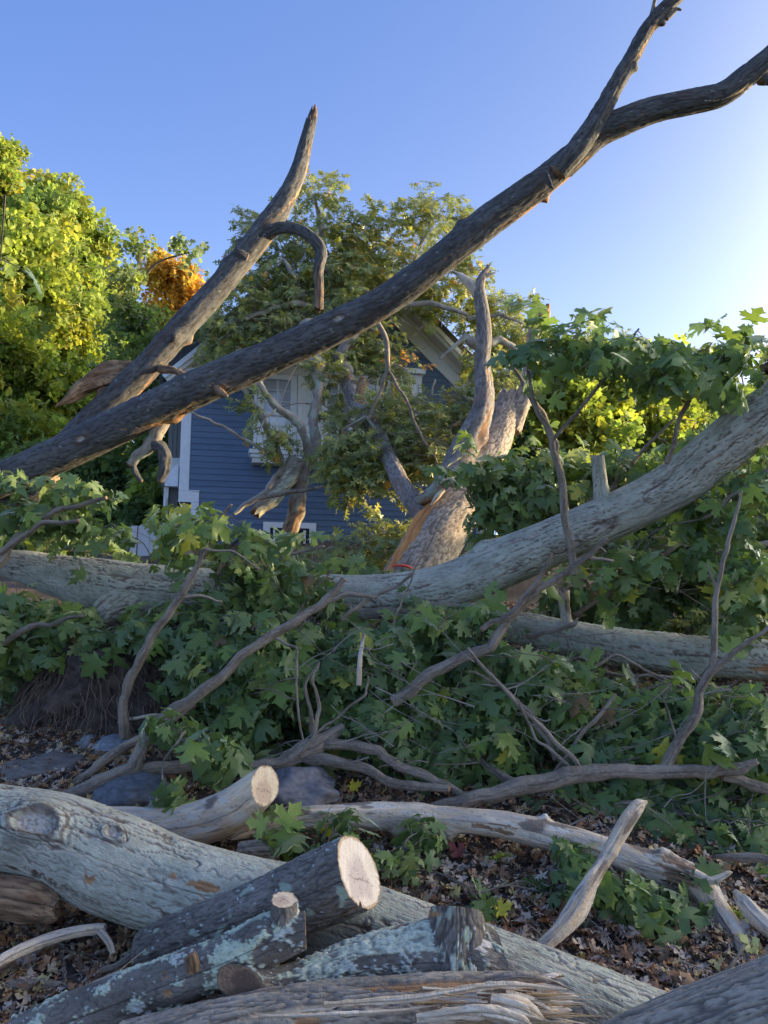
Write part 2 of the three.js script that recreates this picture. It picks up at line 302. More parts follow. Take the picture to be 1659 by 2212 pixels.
// a limb with its ends as parts under parent
function addLimb(parent, name, path, o = {}) {
  const L = limb(path, o), m = part(name, L.geo, M.bark, parent, o.label), host = o.own ? m : parent;
  L.caps.forEach((c) => { if (c.E.type === 'cut' || c.E.type === 'broken') part(c.E.type === 'cut' ? 'cut_face' : 'torn_end', c.geo, M.wood, parent, c.E.label); else { c.geo.deleteAttribute('uv'); const g = c.geo; part('end_grain', g, M.wood, m); } });
  return L;
}
const cut = (wood, nx, ny, nz, more) => ({ type: 'cut', wood, n: nx === undefined ? undefined : new V3(nx, ny, nz).normalize(), ...more });
const broken = (wood, amp, more) => ({ type: 'broken', wood, amp, ...more });

// thin tubes for twigs, many to a mesh
class Twigs {
  constructor() { this.pos = []; this.col = []; this.idx = []; }
  tube(pts, r0, r1, color, sides = 5, segs = 6) {
    const cv = new THREE.CatmullRomCurve3(pts), base = this.pos.length / 3, T = new V3(), N = new V3(), B = new V3(), p = new V3(), q = rnd() * 50;
    for (let i = 0; i <= segs; i++) {
      const t = i / segs; cv.getPoint(t, p); cv.getTangent(t, T); N.set(0.31, 0.2, 0.93); N.addScaledVector(T, -N.dot(T)).normalize(); B.crossVectors(N, T);
      const r = r0 + (r1 - r0) * t, s = 0.8 + 0.4 * noise(t * 5, q, 1);
      for (let j = 0; j < sides; j++) { const a = j / sides * 2 * PI; this.pos.push(p.x + r * (cos(a) * N.x + sin(a) * B.x), p.y + r * (cos(a) * N.y + sin(a) * B.y), p.z + r * (cos(a) * N.z + sin(a) * B.z)); this.col.push(color[0] * s, color[1] * s, color[2] * s); }
    }
    for (let i = 0; i < segs; i++) for (let j = 0; j < sides; j++) { const a = base + i * sides + j, b = base + i * sides + (j + 1) % sides; this.idx.push(a, b, a + sides, b, b + sides, a + sides); }
  }
  get empty() { return !this.idx.length; }
  geo() { const g = new THREE.BufferGeometry(); g.setAttribute('position', new THREE.Float32BufferAttribute(this.pos, 3)); g.setAttribute('color', new THREE.Float32BufferAttribute(this.col, 3)); g.setIndex(this.idx); g.computeVertexNormals(); return g; }
}
const TW = [0.16, 0.125, 0.095], TWG = [0.26, 0.22, 0.18];

// ---------------------------------------------------------------- leaves
const mapleHalf = [[0.13, -0.05], [0.28, -0.09], [0.43, -0.05], [0.33, 0.06], [0.24, 0.13], [0.40, 0.16], [0.60, 0.18], [0.56, 0.27], [0.74, 0.42], [0.55, 0.43], [0.53, 0.57], [0.36, 0.46], [0.17, 0.41], [0.22, 0.57], [0.38, 0.74], [0.21, 0.75], [0.12, 0.87]];
const oakHalf = [[0.03, 0.10], [0.14, 0.10], [0.24, 0.05], [0.19, 0.16], [0.07, 0.24], [0.10, 0.32], [0.30, 0.28], [0.42, 0.30], [0.33, 0.42], [0.09, 0.46], [0.08, 0.55], [0.24, 0.60], [0.36, 0.70], [0.22, 0.72], [0.07, 0.70], [0.09, 0.82]];
function leafGeo(half, o) {
  const pts = [new THREE.Vector2(0, 0), ...half.map((p) => new THREE.Vector2(p[0], p[1])), new THREE.Vector2(0, 1), ...half.slice().reverse().map((p) => new THREE.Vector2(-p[0], p[1]))];
  const g = new THREE.ShapeGeometry(new THREE.Shape(pts)), a = g.attributes.position, uv = g.attributes.uv, c = cos(o.droop), s = sin(o.droop);
  for (let i = 0; i < a.count; i++) {
    const x = a.getX(i), y = a.getY(i); uv.setXY(i, x * 0.5 / 0.75 + 0.5, (y + 0.12) / 1.15);
    let z = -o.fold * Math.abs(x) - o.curl * y * y + o.wave * sin(x * 9 + y * 6 + o.ph) - o.cup * x * x;
    a.setXYZ(i, x, o.stalk + y * c + z * s, -y * s + z * c);
  }
  g.deleteAttribute('normal');
  if (!o.stalk) { g.computeVertexNormals(); return g; }
  const t = new THREE.CylinderGeometry(0.008, 0.011, o.stalk, 3, 1, true); t.translate(0, o.stalk / 2, 0); const tu = t.attributes.uv; for (let i = 0; i < tu.count; i++) tu.setXY(i, 0.5, 0.3);
  t.deleteAttribute('normal');
  const m = mergeGeometries([g, t]); m.computeVertexNormals(); return m;
}
const V = (fold, curl, wave, cup, ph, droop, stalk) => ({ fold, curl, wave, cup, ph, droop, stalk });
const mapleGeos = [V(0.12, 0.15, 0.03, 0.1, 0, 0.6, 0.55), V(-0.15, 0.35, 0.05, 0.3, 2, 1.0, 0.75), V(0.35, 0.1, 0.06, 0, 4, 0.3, 0.6), V(0.05, 0.45, 0.05, 0.4, 1, 1.4, 0.5), V(0.75, 0.3, 0.06, 0, 3, 0.8, 0.5), V(0.2, -0.25, 0.06, 0.2, 5, 1.2, 0.65), V(1.1, 0.5, 0.09, 0.2, 2, 1.5, 0.5), V(-0.7, 0.9, 0.08, 0.9, 0, 1.0, 0.6)].map((o) => leafGeo(mapleHalf, o));
const oakGeos = [V(0.1, 0.2, 0.03, 0.1, 0, 0.4, 0.25), V(0.3, 0.1, 0.03, 0, 2, 0.2, 0.3), V(-0.1, 0.3, 0.03, 0.2, 4, 0.6, 0.25)].map((o) => leafGeo(oakHalf, o));
const fallenGeos = [leafGeo(oakHalf, V(0.2, -0.3, 0.08, 0.5, 0, 0, 0)), leafGeo(oakHalf, V(-0.3, 0.5, 0.08, -0.4, 2, 0, 0)), leafGeo(mapleHalf, V(0.3, -0.4, 0.12, -0.6, 1, 0, 0)), leafGeo(mapleHalf, V(-0.5, 0.5, 0.1, 0.3, 5, 0, 0)), leafGeo(oakHalf, V(0.8, -0.2, 0.05, 0, 1, 0, 0))];
function veinTex(tips, n = 256) {
  return dataTex(n, (u, v) => {
    const x = (u - 0.5) * 1.5, y = v * 1.15 - 0.12; let d = 9;
    for (const [tx, ty] of tips) {
      const L = Math.hypot(tx, ty), t = clamp((x * tx + y * ty) / (L * L)), e = Math.hypot(x - tx * t, y - ty * t) / (1.25 - t); d = Math.min(d, e);
      for (let k = 1; k < 6; k++) for (const sgn of [-1, 1]) { const f = k / 6.5, bx = tx * f, by = ty * f, an = Math.atan2(ty, tx) + sgn * 0.75, l2 = L * 0.34 * (1 - f * 0.6), t2 = clamp(((x - bx) * cos(an) + (y - by) * sin(an)) / l2) * l2; d = Math.min(d, Math.hypot(x - bx - cos(an) * t2, y - by - sin(an) * t2) * 1.9); }
    }
    const m = 0.72 + 0.14 * noise(x * 7, y * 7, 1) + 0.10 * noise(x * 24, y * 24, 4), k = 1 - sst(0.006, 0.017, d), l = m + (0.98 - m) * k * 0.75;
    return [l, l, l * (1 - 0.15 * k)];
  });
}
const mapleVein = veinTex([[0, 1], [0.68, 0.4], [-0.68, 0.4], [0.43, -0.05], [-0.43, -0.05]]), oakVein = veinTex([[0, 1]]);
const leafMat = (map, color, name) => { const m = new THREE.MeshPhysicalMaterial({ color: new THREE.Color().setRGB(...color), map, side: THREE.DoubleSide, roughness: 0.95, transmission: 0.5, thickness: 0, clearcoat: 0.85, clearcoatRoughness: 0.33, specularIntensity: 0.6 }); m.name = name; return m; };
const mapleTones = [[0.224, 0.344, 0.072], [0.17, 0.274, 0.077], [0.296, 0.421, 0.061], [0.394, 0.463, 0.143], [0.206, 0.323, 0.094], [0.645, 0.618, 0.066], [0.34, 0.2, 0.08]];
const oakTones = [[0.386, 0.431, 0.099], [0.316, 0.373, 0.11], [0.508, 0.513, 0.083], [0.75, 0.695, 0.083], [0.75, 0.363, 0.055]];
const mapleMats = mapleTones.map((c, i) => leafMat(mapleVein, c, 'maple leaf ' + i)), oakMats = oakTones.map((c, i) => leafMat(oakVein, c, 'oak leaf ' + i));
const mapleWhite = leafMat(mapleVein, [1, 1, 1], 'maple leaves'), oakWhite = leafMat(oakVein, [1, 1, 1], 'oak leaves');
const dryMat = std({ roughness: 0.85, color: 0xffffff, map: oakVein });

const UP = new V3(0, 1, 0);
const _X = new V3(), _Y = new V3(), _Z = new V3();
function leafMatrix(p, dir, nor, size) { _Y.copy(dir).normalize(); _Z.copy(nor).addScaledVector(_Y, -nor.dot(_Y)).normalize(); _X.crossVectors(_Y, _Z); return new THREE.Matrix4().makeBasis(_X.clone().multiplyScalar(size), _Y.clone().multiplyScalar(size), _Z.clone().multiplyScalar(size)).setPosition(p); }
function inView(p) { const q = p.clone().project(camera); return Math.abs(q.x) < 1.05 && Math.abs(q.y) < 1.05 && q.z < 1; }

// leaves of one thing: the largest as meshes of their own, the rest as one mass
function putLeaves(parent, list, geos, mats, white, tones, most, massName = 'foliage') {
  const o = parent.position;
  for (const l of list) { const p = new V3().setFromMatrixPosition(l.m); l.key = inView(p) ? l.size / Math.max(0.5, -p.z) * (1 + 0.6 * (l.front ?? 0)) : 0; }
  list.sort((a, b) => b.key - a.key);
  const n = Math.min(most, list.filter((l) => l.key > 0).length);
  for (let i = 0; i < n; i++) {
    const l = list[i], me = new THREE.Mesh(geos[l.g], mats[l.tone]); me.name = 'leaf';
    l.m.decompose(me.position, me.quaternion, me.scale); me.position.sub(o); me.castShadow = me.receiveShadow = true; parent.add(me);
  }
  for (let g = 0; g < geos.length; g++) {
    const rest = list.slice(n).filter((l) => l.g === g); if (!rest.length) continue;
    const im = new THREE.InstancedMesh(geos[g], white, rest.length), c = new THREE.Color();
    rest.forEach((l, i) => { const m = l.m.clone(); m.elements[12] -= o.x; m.elements[13] -= o.y; m.elements[14] -= o.z; im.setMatrixAt(i, m); const t = tones[l.tone], k = rr(0.8, 1.2); im.setColorAt(i, c.setRGB(t[0] * k, t[1] * k, t[2] * k)); });
    im.name = massName; im.userData.kind = 'stuff'; im.castShadow = im.receiveShadow = true; parent.add(im);
  }
}
// a leafy bough: stems as given, sprays of leaves scattered through its space, each on a twig from the nearest stem
// zones: [x, y, distance, rx, ry, rd, sprays]
function bough(name, label, group, stems, zones, o = {}) {
  const first = stems[0]?.path[0], base = first ? P(first[0], first[1], first[2]) : P(zones[0][0], zones[0][1], zones[0][2]);
  const b = thing(name, label, o.category ?? 'branch', base, group), tw = new Twigs(), leaves = [], anchors = [];
  for (const s of stems) { const L = addLimb(b, s.name ?? 'stem', s.path, { bark: s.bark ?? 'stem', start: s.start, end: s.end, res: 1.6, patches: s.patches, lump: s.lump ?? 0.12 }); L.rings.forEach((r, i) => { if (i % 4 === 0) anchors.push(r.c); }); }
  const kind = o.kind ?? 'maple', geos = kind === 'oak' ? oakGeos : mapleGeos, mats = kind === 'oak' ? oakMats : mapleMats, tones = kind === 'oak' ? oakTones : mapleTones;
  const weights = o.tones ?? (kind === 'oak' ? [0.32, 0.3, 0.28, 0.08, 0.02] : [0.29, 0.25, 0.17, 0.13, 0.13, 0.018, 0.012]);
  const tone = () => { let r = rnd(), i = 0; while (i < weights.length - 1 && r > weights[i]) r -= weights[i++]; return i; };
  const size0 = o.size ?? (kind === 'oak' ? 0.13 : 0.144);
  const local = [];
  for (const [zx, zy, zd, rx, ry, rd, count] of zones) {
    for (let i = 0; i < count * (o.under ? 2.6 : kind === 'maple' && zones.length > 2 ? 1.15 : 1); i++) {
      let a, c, e; do { a = rr(-1, 1); c = rr(-1, 1); e = rr(-1, 1); } while (a * a + c * c + e * e > 1);
      let tip = P(zx + a * rx, zy + c * ry, zd + e * rd + (o.under ? 0.22 : 0)); if (o.over && tip.y - 0.2 < topside(tip.x) && rnd() < o.over) tip.y = topside(tip.x) + 0.14 + rnd() * 0.16;
      if (o.under && noise(tip.x * 2.3, tip.y * 2.3 + 7, tip.z * 2.3) < -0.1) continue;
      if (o.under && tip.y > underside(tip.x) - 0.06 && rnd() < o.under) continue; if (o.low && tip.x > 0.75 && tip.y > lowside(tip.x) - 0.1 && rnd() < o.low) continue; tip.y = Math.max(tip.y, ground(tip.x, tip.z) + 0.06);
      let near = null, nd = 1e9; for (const q of anchors) { const d = q.distanceToSquared(tip); if (d < nd) { nd = d; near = q; } }
      for (const q of local) { const d = q.distanceToSquared(tip) * 1.6; if (d < nd && d > 0.02) { nd = d; near = q; } }
      const dir = new V3();
      if (near && nd < (o.reach ?? 1.6)) {
        dir.subVectors(tip, near); const L = dir.length(), mid = near.clone().lerp(tip, 0.5); mid.y += L * 0.12 + gauss() * 0.02; mid.x += gauss() * 0.05 * L; mid.z += gauss() * 0.05 * L;
        tw.tube([near, mid, tip], Math.min(0.009, 0.003 + L * 0.006), 0.0022, rnd() < 0.6 ? TW : TWG, 5, 6); local.push(mid);
        dir.normalize();
      } else { dir.set(gauss(), gauss() * 0.5, gauss()).normalize(); const st = tip.clone().addScaledVector(dir, -0.25); st.y -= 0.03; tw.tube([st, tip.clone().lerp(st, 0.5).add(new V3(0, 0.02, 0)), tip], 0.004, 0.002, TW, 5, 4); }
      local.push(tip);
      dir.add(new V3(gauss() * 0.4, -0.25 + gauss() * 0.3, gauss() * 0.4 + 0.08)).normalize();
      const n = o.per ?? Math.round(rr(5, 9)), len = (o.spray ?? 0.26) * rr(0.7, 1.3), side = new V3().crossVectors(dir, UP).normalize();
      if (side.lengthSq() < 0.1) side.set(1, 0, 0);
      const end = tip.clone().addScaledVector(dir, len); end.y -= len * 0.25; tw.tube([tip, tip.clone().lerp(end, 0.5).add(new V3(0, len * 0.08, 0)), end], 0.0022, 0.0012, TW, 4, 4);
      for (let k = 0; k < n; k++) {
        const f = k / Math.max(1, n - 1), p = tip.clone().lerp(end, f * 0.98), sg = k % 2 ? 1 : -1;
        const pd = dir.clone().multiplyScalar(0.35 + 0.6 * f).addScaledVector(side, sg * rr(0.4, 1)).add(new V3(gauss() * 0.35, rr(-0.35, 0.45), gauss() * 0.35)).normalize();
        const nor = new V3(gauss() * 0.95, 0.5 + 0.55 * rnd(), 0.4 + gauss() * 0.95), sz = size0 * rr(0.5, 1.22) * (1 - 0.25 * (f > 0.9));
        if (o.over && p.y - 0.2 < topside(p.x) && p.y > underside(p.x) - 0.1 && rnd() < o.over) continue;
        if (o.low && p.x > 0.75 && p.y + pd.y * sz * 0.6 > lowside(p.x) - 0.04 && rnd() < o.low) continue;
        if (o.under && p.y + pd.y * sz * 0.6 > underside(p.x) && rnd() < o.under) continue;
        leaves.push({ m: leafMatrix(p, pd, nor, sz), size: sz, g: Math.floor(rnd() * geos.length), tone: tone() });
      }
    }
  }
  for (const [zx, zy, zd, rx, ry, n, L0] of o.tangle ?? []) for (let i = 0; i < n; i++) {
    const a = P(zx + rr(-1, 1) * rx, zy + rr(-1, 1) * ry, zd + rr(-0.2, 0.1)), L = (L0 ?? 0.6) * rr(0.4, 1.3), an = rr(-0.9, 0.9) + (rnd() < 0.5 ? 0 : PI), d = new V3(cos(an), sin(an) * 0.8, gauss() * 0.3).normalize(), m = a.clone().addScaledVector(d, L * 0.5), e = a.clone().addScaledVector(d, L);
    m.y += gauss() * L * 0.12; e.y += gauss() * L * 0.15; const col = pick([TW, TWG, [0.30, 0.255, 0.21]]), r0 = rr(0.0025, 0.0065); tw.tube([a, a.clone().lerp(m, 0.5).add(new V3(gauss() * 0.02, gauss() * 0.02, 0)), m, e], r0, 0.0014, col, 5, 9);
    for (let k = 0; k < 2; k++) { const f = m.clone().lerp(k ? e : a, rr(0.1, 0.6)), d2 = d.clone().add(new V3(gauss() * 0.6, gauss() * 0.8, gauss() * 0.4)).normalize(), g = f.clone().addScaledVector(d2, L * rr(0.15, 0.4)); tw.tube([f, f.clone().lerp(g, 0.5).add(new V3(0, gauss() * 0.02, 0)), g], r0 * 0.5, 0.001, col, 4, 5); }
  }
  if (!tw.empty) part('twig', tw.geo(), M.wood, b).userData.kind = 'stuff';
  putLeaves(b, leaves, geos, mats, kind === 'oak' ? oakWhite : mapleWhite, tones, o.most ?? 300);
  return b;
}

let sweptRings = [];
let lowRings = [];
function lowside(x) { let y = 1.2, b = 1e9; for (const r of lowRings) { const d = Math.abs(r.c.x - x); if (d < b) { b = d; y = r.c.y - r.r; } } return y; }
function topside(x) { let y = 1.9, b = 1e9; for (const r of sweptRings) { const d = Math.abs(r.c.x - x); if (d < b) { b = d; y = r.c.y + r.r; } } return y; }
function underside(x) { let y = 1.6, b = 1e9; for (const r of sweptRings) { const d = Math.abs(r.c.x - x); if (d < b) { b = d; y = r.c.y - r.r; } } return y; }

// clusters of small leaves for standing trees and shrubs
function clusterGeo(n, spread, size, seedv) {
  seedState = seedv; const pos = [], idx = [], nor = [];
  for (let i = 0; i < n; i++) {
    const p = new V3(gauss(), gauss(), gauss()).multiplyScalar(spread), d = new V3(gauss(), gauss() - 0.4, gauss()).normalize(), u = new V3(gauss(), 1 + gauss(), gauss()).normalize(), s = new V3().crossVectors(d, u).normalize(), L = size * rr(0.7, 1.25), b = pos.length / 3;
    const up = new V3().crossVectors(s, d), put = (a, c, h) => { const q = p.clone().addScaledVector(d, a * L).addScaledVector(s, c * L).addScaledVector(up, h * L); pos.push(q.x, q.y, q.z); };
    put(0, 0, 0); put(0.28, 0.40, -0.08); put(0.55, 0.20, 0); put(0.62, 0.42, -0.1); put(1, 0, -0.15); put(0.62, -0.42, -0.1); put(0.55, -0.20, 0); put(0.28, -0.40, -0.08);
    idx.push(b, b + 2, b + 1, b, b + 4, b + 2, b + 2, b + 4, b + 3, b, b + 6, b + 4, b, b + 7, b + 6, b + 6, b + 5, b + 4);
  }
  const g = new THREE.BufferGeometry(); g.setAttribute('position', new THREE.Float32BufferAttribute(pos, 3)); g.setIndex(idx); g.computeVertexNormals(); return g;
}
const clusters = [clusterGeo(9, 0.16, 0.13, 71), clusterGeo(9, 0.17, 0.12, 72), clusterGeo(7, 0.14, 0.14, 73)];
seedState = 777;
const crownMat = new THREE.MeshPhysicalMaterial({ color: 0xffffff, side: THREE.DoubleSide, roughness: 1, transmission: 0.6, thickness: 0, specularIntensity: 0.3, clearcoat: 0.25, clearcoatRoughness: 0.45 }); crownMat.name = 'crown leaves';
// lobes: [x, y, distance, rx, ry, rd(m), clumps]; tones: list of linear colours
function tree(name, label, category, group, o) {
  const foot = o.foot, t = thing(name, label, category, foot, group), tw = new Twigs(), list = [];
  const lobes = o.lobes.map(([x, y, d, rx, ry, rd, n]) => ({ c: o.world ? new V3(x, y, -d) : P(x, y, d), rx: o.world ? rx : rx * MPP(y, d), ry: o.world ? ry : ry * MPP(y, d), rd, n, tone: null }));
  o.lobes.forEach((l, i) => { lobes[i].tone = l[7]; });
  const top = lobes.reduce((a, b) => a.c.y > b.c.y ? a : b).c, r0 = o.r ?? 0.16;
  const spine = [foot.clone(), foot.clone().lerp(top, 0.35).add(new V3(gauss() * 0.2, 0, gauss() * 0.2)), foot.clone().lerp(top, 0.7).add(new V3(gauss() * 0.3, 0, gauss() * 0.3)), top.clone()];
  const L = limbWorld(spine, [r0, r0 * 0.75, r0 * 0.45, r0 * 0.1], { bark: o.bark ?? 'furrow', res: 2 });
  part('trunk', L.geo, M.bark, t);
  for (const b of lobes) {
    const h0 = clamp((b.c.y - b.ry - foot.y) / Math.max(0.1, top.y - foot.y), 0.12, 0.85), st = L.curve.getPoint(h0), mid = st.clone().lerp(b.c, 0.5); mid.y += 0.12 * st.distanceTo(b.c); mid.x += gauss() * 0.1;
    tw.tube([st, mid, b.c], r0 * 0.38, r0 * 0.12, o.twig ?? TW, 6, 10);
    for (let i = 0; i < b.n * (o.world ? 1 : 0.58); i++) {
      const u = new V3(gauss(), gauss(), gauss()).normalize(), k = Math.pow(rnd(), 0.5) * (0.85 + 0.8 * noise(u.x * 2.3 + b.c.x, u.y * 2.3 + b.c.y, u.z * 2.3)) * (rnd() < 0.12 ? rr(1.1, 1.45) : 1);
      const c = new V3(b.c.x + u.x * b.rx * k, b.c.y + u.y * b.ry * k, b.c.z + u.z * b.rd * k);
      if (i % 3 === 0) { const m2 = b.c.clone().lerp(c, 0.55); m2.y += 0.08; m2.x += gauss() * 0.08; tw.tube([b.c.clone().lerp(c, 0.12), m2, c], 0.018, 0.004, rnd() < 0.5 ? TW : TWG, 4, 5); }
      const per = o.per ?? 6, cs = o.clump ?? 0.26, tn = b.tone ?? o.tones, base = pick(tn), dark = rr(0.75, 1.2);
      for (let j = 0; j < per; j++) { const p = new V3(c.x + gauss() * cs, c.y + gauss() * cs * 0.8, c.z + gauss() * cs); list.push({ p, c: [base[0] * dark, base[1] * dark, base[2] * dark] }); }
    }
  }
  if (!tw.empty) part('branch', tw.geo(), M.wood, t).userData.kind = 'stuff';
  const C = new THREE.Color(), m4 = new THREE.Matrix4(), qn = new THREE.Quaternion(), sc = new V3(), eu = new THREE.Euler();
  clusters.forEach((g, k) => {
    const mine = list.filter((_, i) => i % clusters.length === k); if (!mine.length) return;
    const im = new THREE.InstancedMesh(g, o.mat ?? crownMat, mine.length);
    mine.forEach((l, i) => { qn.setFromEuler(eu.set(gauss() * 0.5, rnd() * 6.28, gauss() * 0.5)); const s = (o.leaf ?? 1) * rr(0.75, 1.3); sc.set(s, s, s); m4.compose(l.p.clone().sub(foot), qn, sc); im.setMatrixAt(i, m4); const v = rr(0.75, 1.25); im.setColorAt(i, C.setRGB(l.c[0] * v, l.c[1] * v, l.c[2] * v)); });
    im.name = 'crown'; im.userData.kind = 'stuff'; im.castShadow = im.receiveShadow = true; t.add(im);
  });
  return t;
}

// ---------------------------------------------------------------- ground
function ground(x, z) {
  const d = -z, t = d - 2.8, up = t < 0 ? 0.28 * 0.15 * Math.exp(Math.max(-20, t)) : t < 10.2 ? 0.28 * t + 0.042 * Math.exp(-t * 3) : 2.856 + 0.9 * (1 - Math.exp(-(t - 10.2) * 0.28 / 0.9));
  const near = Math.exp(-Math.pow(Math.hypot(x, z + 5) / 14, 2));
  return up + near * (0.07 * noise(x * 0.9, 3, z * 0.9) + 0.035 * noise(x * 2.7, 9, z * 2.7) + 0.012 * noise(x * 9, 5, z * 9)) + 0.25 * (1 - near) * noise(x * 0.12, 1, z * 0.12);
}
function onGround(x, y) { let d = 1.6; for (; d < 14; d += 0.01) { const p = P(x, y, d); if (p.y <= ground(p.x, p.z)) break; } return d; }
{
  const n = 380, pos = [], col = [], idx = [], uv = [];
  const X = (i) => { const t = i / n * 2 - 1; return 5 * t + 900 * Math.pow(t, 9) + 20 * Math.pow(t, 3); };
  for (let j = 0; j <= n; j++) for (let i = 0; i <= n; i++) {
    const x = X(i), z = X(j) - 5, y = ground(x, z), c = noise(x * 1.2, 4, z * 1.2), e = noise(x * 11, 4, z * 11);
    pos.push(x, y, z); uv.push(x * 1.5, z * 1.5);
    const far = sst(9, 16, Math.hypot(x, z + 4)), s = mix(mix([0.06, 0.042, 0.03], [0.135, 0.097, 0.07], clamp(0.5 + c + e)), [0.05, 0.075, 0.03], far); col.push(...s);
  }
  for (let j = 0; j < n; j++) for (let i = 0; i < n; i++) { const a = j * (n + 1) + i; idx.push(a, a + n + 1, a + 1, a + 1, a + n + 1, a + n + 2); }
  const g = new THREE.BufferGeometry(); g.setAttribute('position', new THREE.Float32BufferAttribute(pos, 3)); g.setAttribute('color', new THREE.Float32BufferAttribute(col, 3)); g.setAttribute('uv', new THREE.Float32BufferAttribute(uv, 2)); g.setIndex(idx); g.computeVertexNormals();
  part('ground', g, M.soil).userData.kind = 'structure';
}

// ---------------------------------------------------------------- house: a gable wall of blue clapboards, bay window, white trim
{
  const YAW = 12.5 * PI / 180, A = P(384, 1190, 13), ux = new V3(cos(YAW), 0, -sin(YAW)), nz = new V3(sin(YAW), 0, cos(YAW)), eye = new V3(0, EYE, 0);
  A.y -= 0.35;
  const W = (x, y, off = 0) => { const r = P(x, y, 1).sub(eye), a = A.clone().addScaledVector(nz, off), t = a.sub(eye).dot(nz) / r.dot(nz), p = r.multiplyScalar(t).add(eye).sub(A); return { u: p.dot(ux), v: p.y }; };
  const house = thing('house', 'blue clapboard house with white trim and a fallen oak on its gable', 'house', A); house.rotation.y = YAW;
  const hp = (name, geo, mat, parent = house, label) => { const m = new THREE.Mesh(geo, mat); m.name = name; m.castShadow = m.receiveShadow = true; if (label) m.userData.label = label; parent.add(m); return m; };
  const B = (u0, u1, v0, v1, z0, z1, r = 0) => { const g = r ? new RoundedBoxGeometry(u1 - u0, v1 - v0, z1 - z0, 2, r) : new THREE.BoxGeometry(u1 - u0, v1 - v0, z1 - z0); g.translate((u0 + u1) / 2, (v0 + v1) / 2, (z0 + z1) / 2); return g; };
  const paintTex = dataTex(128, (u, v) => { const n = 0.92 + 0.08 * tile(u, v, 8, 30, 2) + 0.03 * (rnd() - 0.5); return [n, n, n * 0.99]; });
  const white = std({ color: new THREE.Color().setRGB(0.80, 0.80, 0.80), roughness: 0.55, map: paintTex }), cream = std({ color: new THREE.Color().setRGB(0.70, 0.67, 0.62), roughness: 0.65, map: paintTex });
  const blues = [[0.105, 0.158, 0.248], [0.097, 0.149, 0.236], [0.112, 0.165, 0.256]].map((c) => std({ color: new THREE.Color().setRGB(...c), roughness: 0.5, map: paintTex }));
  const greyw = std({ color: new THREE.Color().setRGB(0.20, 0.19, 0.17), roughness: 0.8, map: paintTex }), dark = std({ color: new THREE.Color().setRGB(0.05, 0.035, 0.028), roughness: 0.9 }), shingle = std({ color: new THREE.Color().setRGB(0.06, 0.058, 0.06), roughness: 0.95 });
  const HALF = 2.72, FULL = 2 * HALF, EV = W(383, 806).v, RISE = 2.62, PK = EV + RISE, jog = W(400, 1085).v, jogT = W(400, 1061).v, jogU = W(430, 1075).u;
  // wall behind the boards
  const sh = new THREE.Shape(); sh.moveTo(jogU - 0.13, -0.6); sh.lineTo(FULL, -0.6); sh.lineTo(FULL, EV); sh.lineTo(HALF, PK); sh.lineTo(0, EV); sh.lineTo(0, jog); sh.lineTo(jogU - 0.13, jog); sh.closePath();
  const wg = new THREE.ExtrudeGeometry(sh, { depth: 0.15, bevelEnabled: false }); wg.translate(0, 0, -0.152); hp('wall', wg, dark);
  hp('side_wall', B(0.02, 0.14, jog, EV, -7, -0.16), blues[1]); hp('side_wall', B(FULL - 0.14, FULL - 0.02, -0.6, EV, -7, -0.16), blues[1]);
  hp('back_wall', B(0.15, FULL - 0.15, -0.6, EV, -7.1, -7), blues[1]);
  const EXP = 0.1062;
  for (let i = 0; ; i++) {
    const v0 = -0.55 + i * EXP; if (v0 > PK - 0.3) break;
    const inset = Math.max(0, (v0 + EXP - EV) / RISE * HALF), l = Math.max(v0 < jog + 0.12 ? jogU : 0.14, inset + 0.05), r = FULL - Math.max(0.14, inset + 0.05); if (r - l < 0.1) break;
    const joint = l + (r - l) * rr(0.15, 0.85), runs = rnd() < 0.6 ? [[l, joint - 0.0015], [joint + 0.0015, r]] : [[l, r]];
    for (const [l, r] of runs) {
    const g = new THREE.BoxGeometry(r - l, 0.122, 0.012), a = g.attributes.position;
    g.translate((l + r) / 2, v0 + 0.061, 0.006); for (let k = 0; k < a.count; k++) { const top = a.getY(k) > v0 + 0.06; a.setZ(k, a.getZ(k) + (top ? 0.001 : 0.017 + 0.002 * sin(i * 7.3))); }
    g.computeVertexNormals(); const uvs = g.attributes.uv; for (let k = 0; k < uvs.count; k++) uvs.setXY(k, uvs.getX(k) * 2 + i * 0.37, uvs.getY(k) * 0.12 + i * 0.21);
    hp('clapboard', g, pick(blues)); }
  }
  // corner boards and the stepped trim at the lower left
  hp('corner_board', B(-0.02, 0.145, jogT, EV - 0.02, -0.05, 0.038, 0.006), white);
  hp('corner_board', B(FULL - 0.145, FULL + 0.02, -0.6, EV - 0.02, -0.05, 0.038, 0.006), white);
  hp('trim_board', B(-0.022, jogU, jog, jogT - 0.001, -0.05, 0.04, 0.006), white);
  hp('trim_board', B(jogU - 0.13, jogU, -0.6, jog - 0.001, -0.05, 0.039, 0.006), white);
  hp('drip_cap', B(0.15, jogU + 0.01, jogT, jogT + 0.012, 0, 0.055), white);
  hp('bulkhead', B(0.03, jogU - 0.135, -0.6, jog - 0.004, -0.45, -0.3), greyw); hp('pipe', new THREE.CylinderGeometry(0.022, 0.022, 0.9, 10).translate(0.03, jog - 0.62, -0.2), white);
  // things on the hidden left side: a sheltered entry with a small roof, grey boards
  for (let i = 0; i < 3; i++) hp('side_board', B(-0.26 + i * 0.075, -0.19 + i * 0.075, W(370, 975).v, W(370, 880).v, -0.62 - i * 0.01, -0.58 - i * 0.01), greyw);
  hp('side_panel', B(-0.2, -0.02, W(370, 1015).v, W(370, 976).v, -0.6, -0.5), cream);
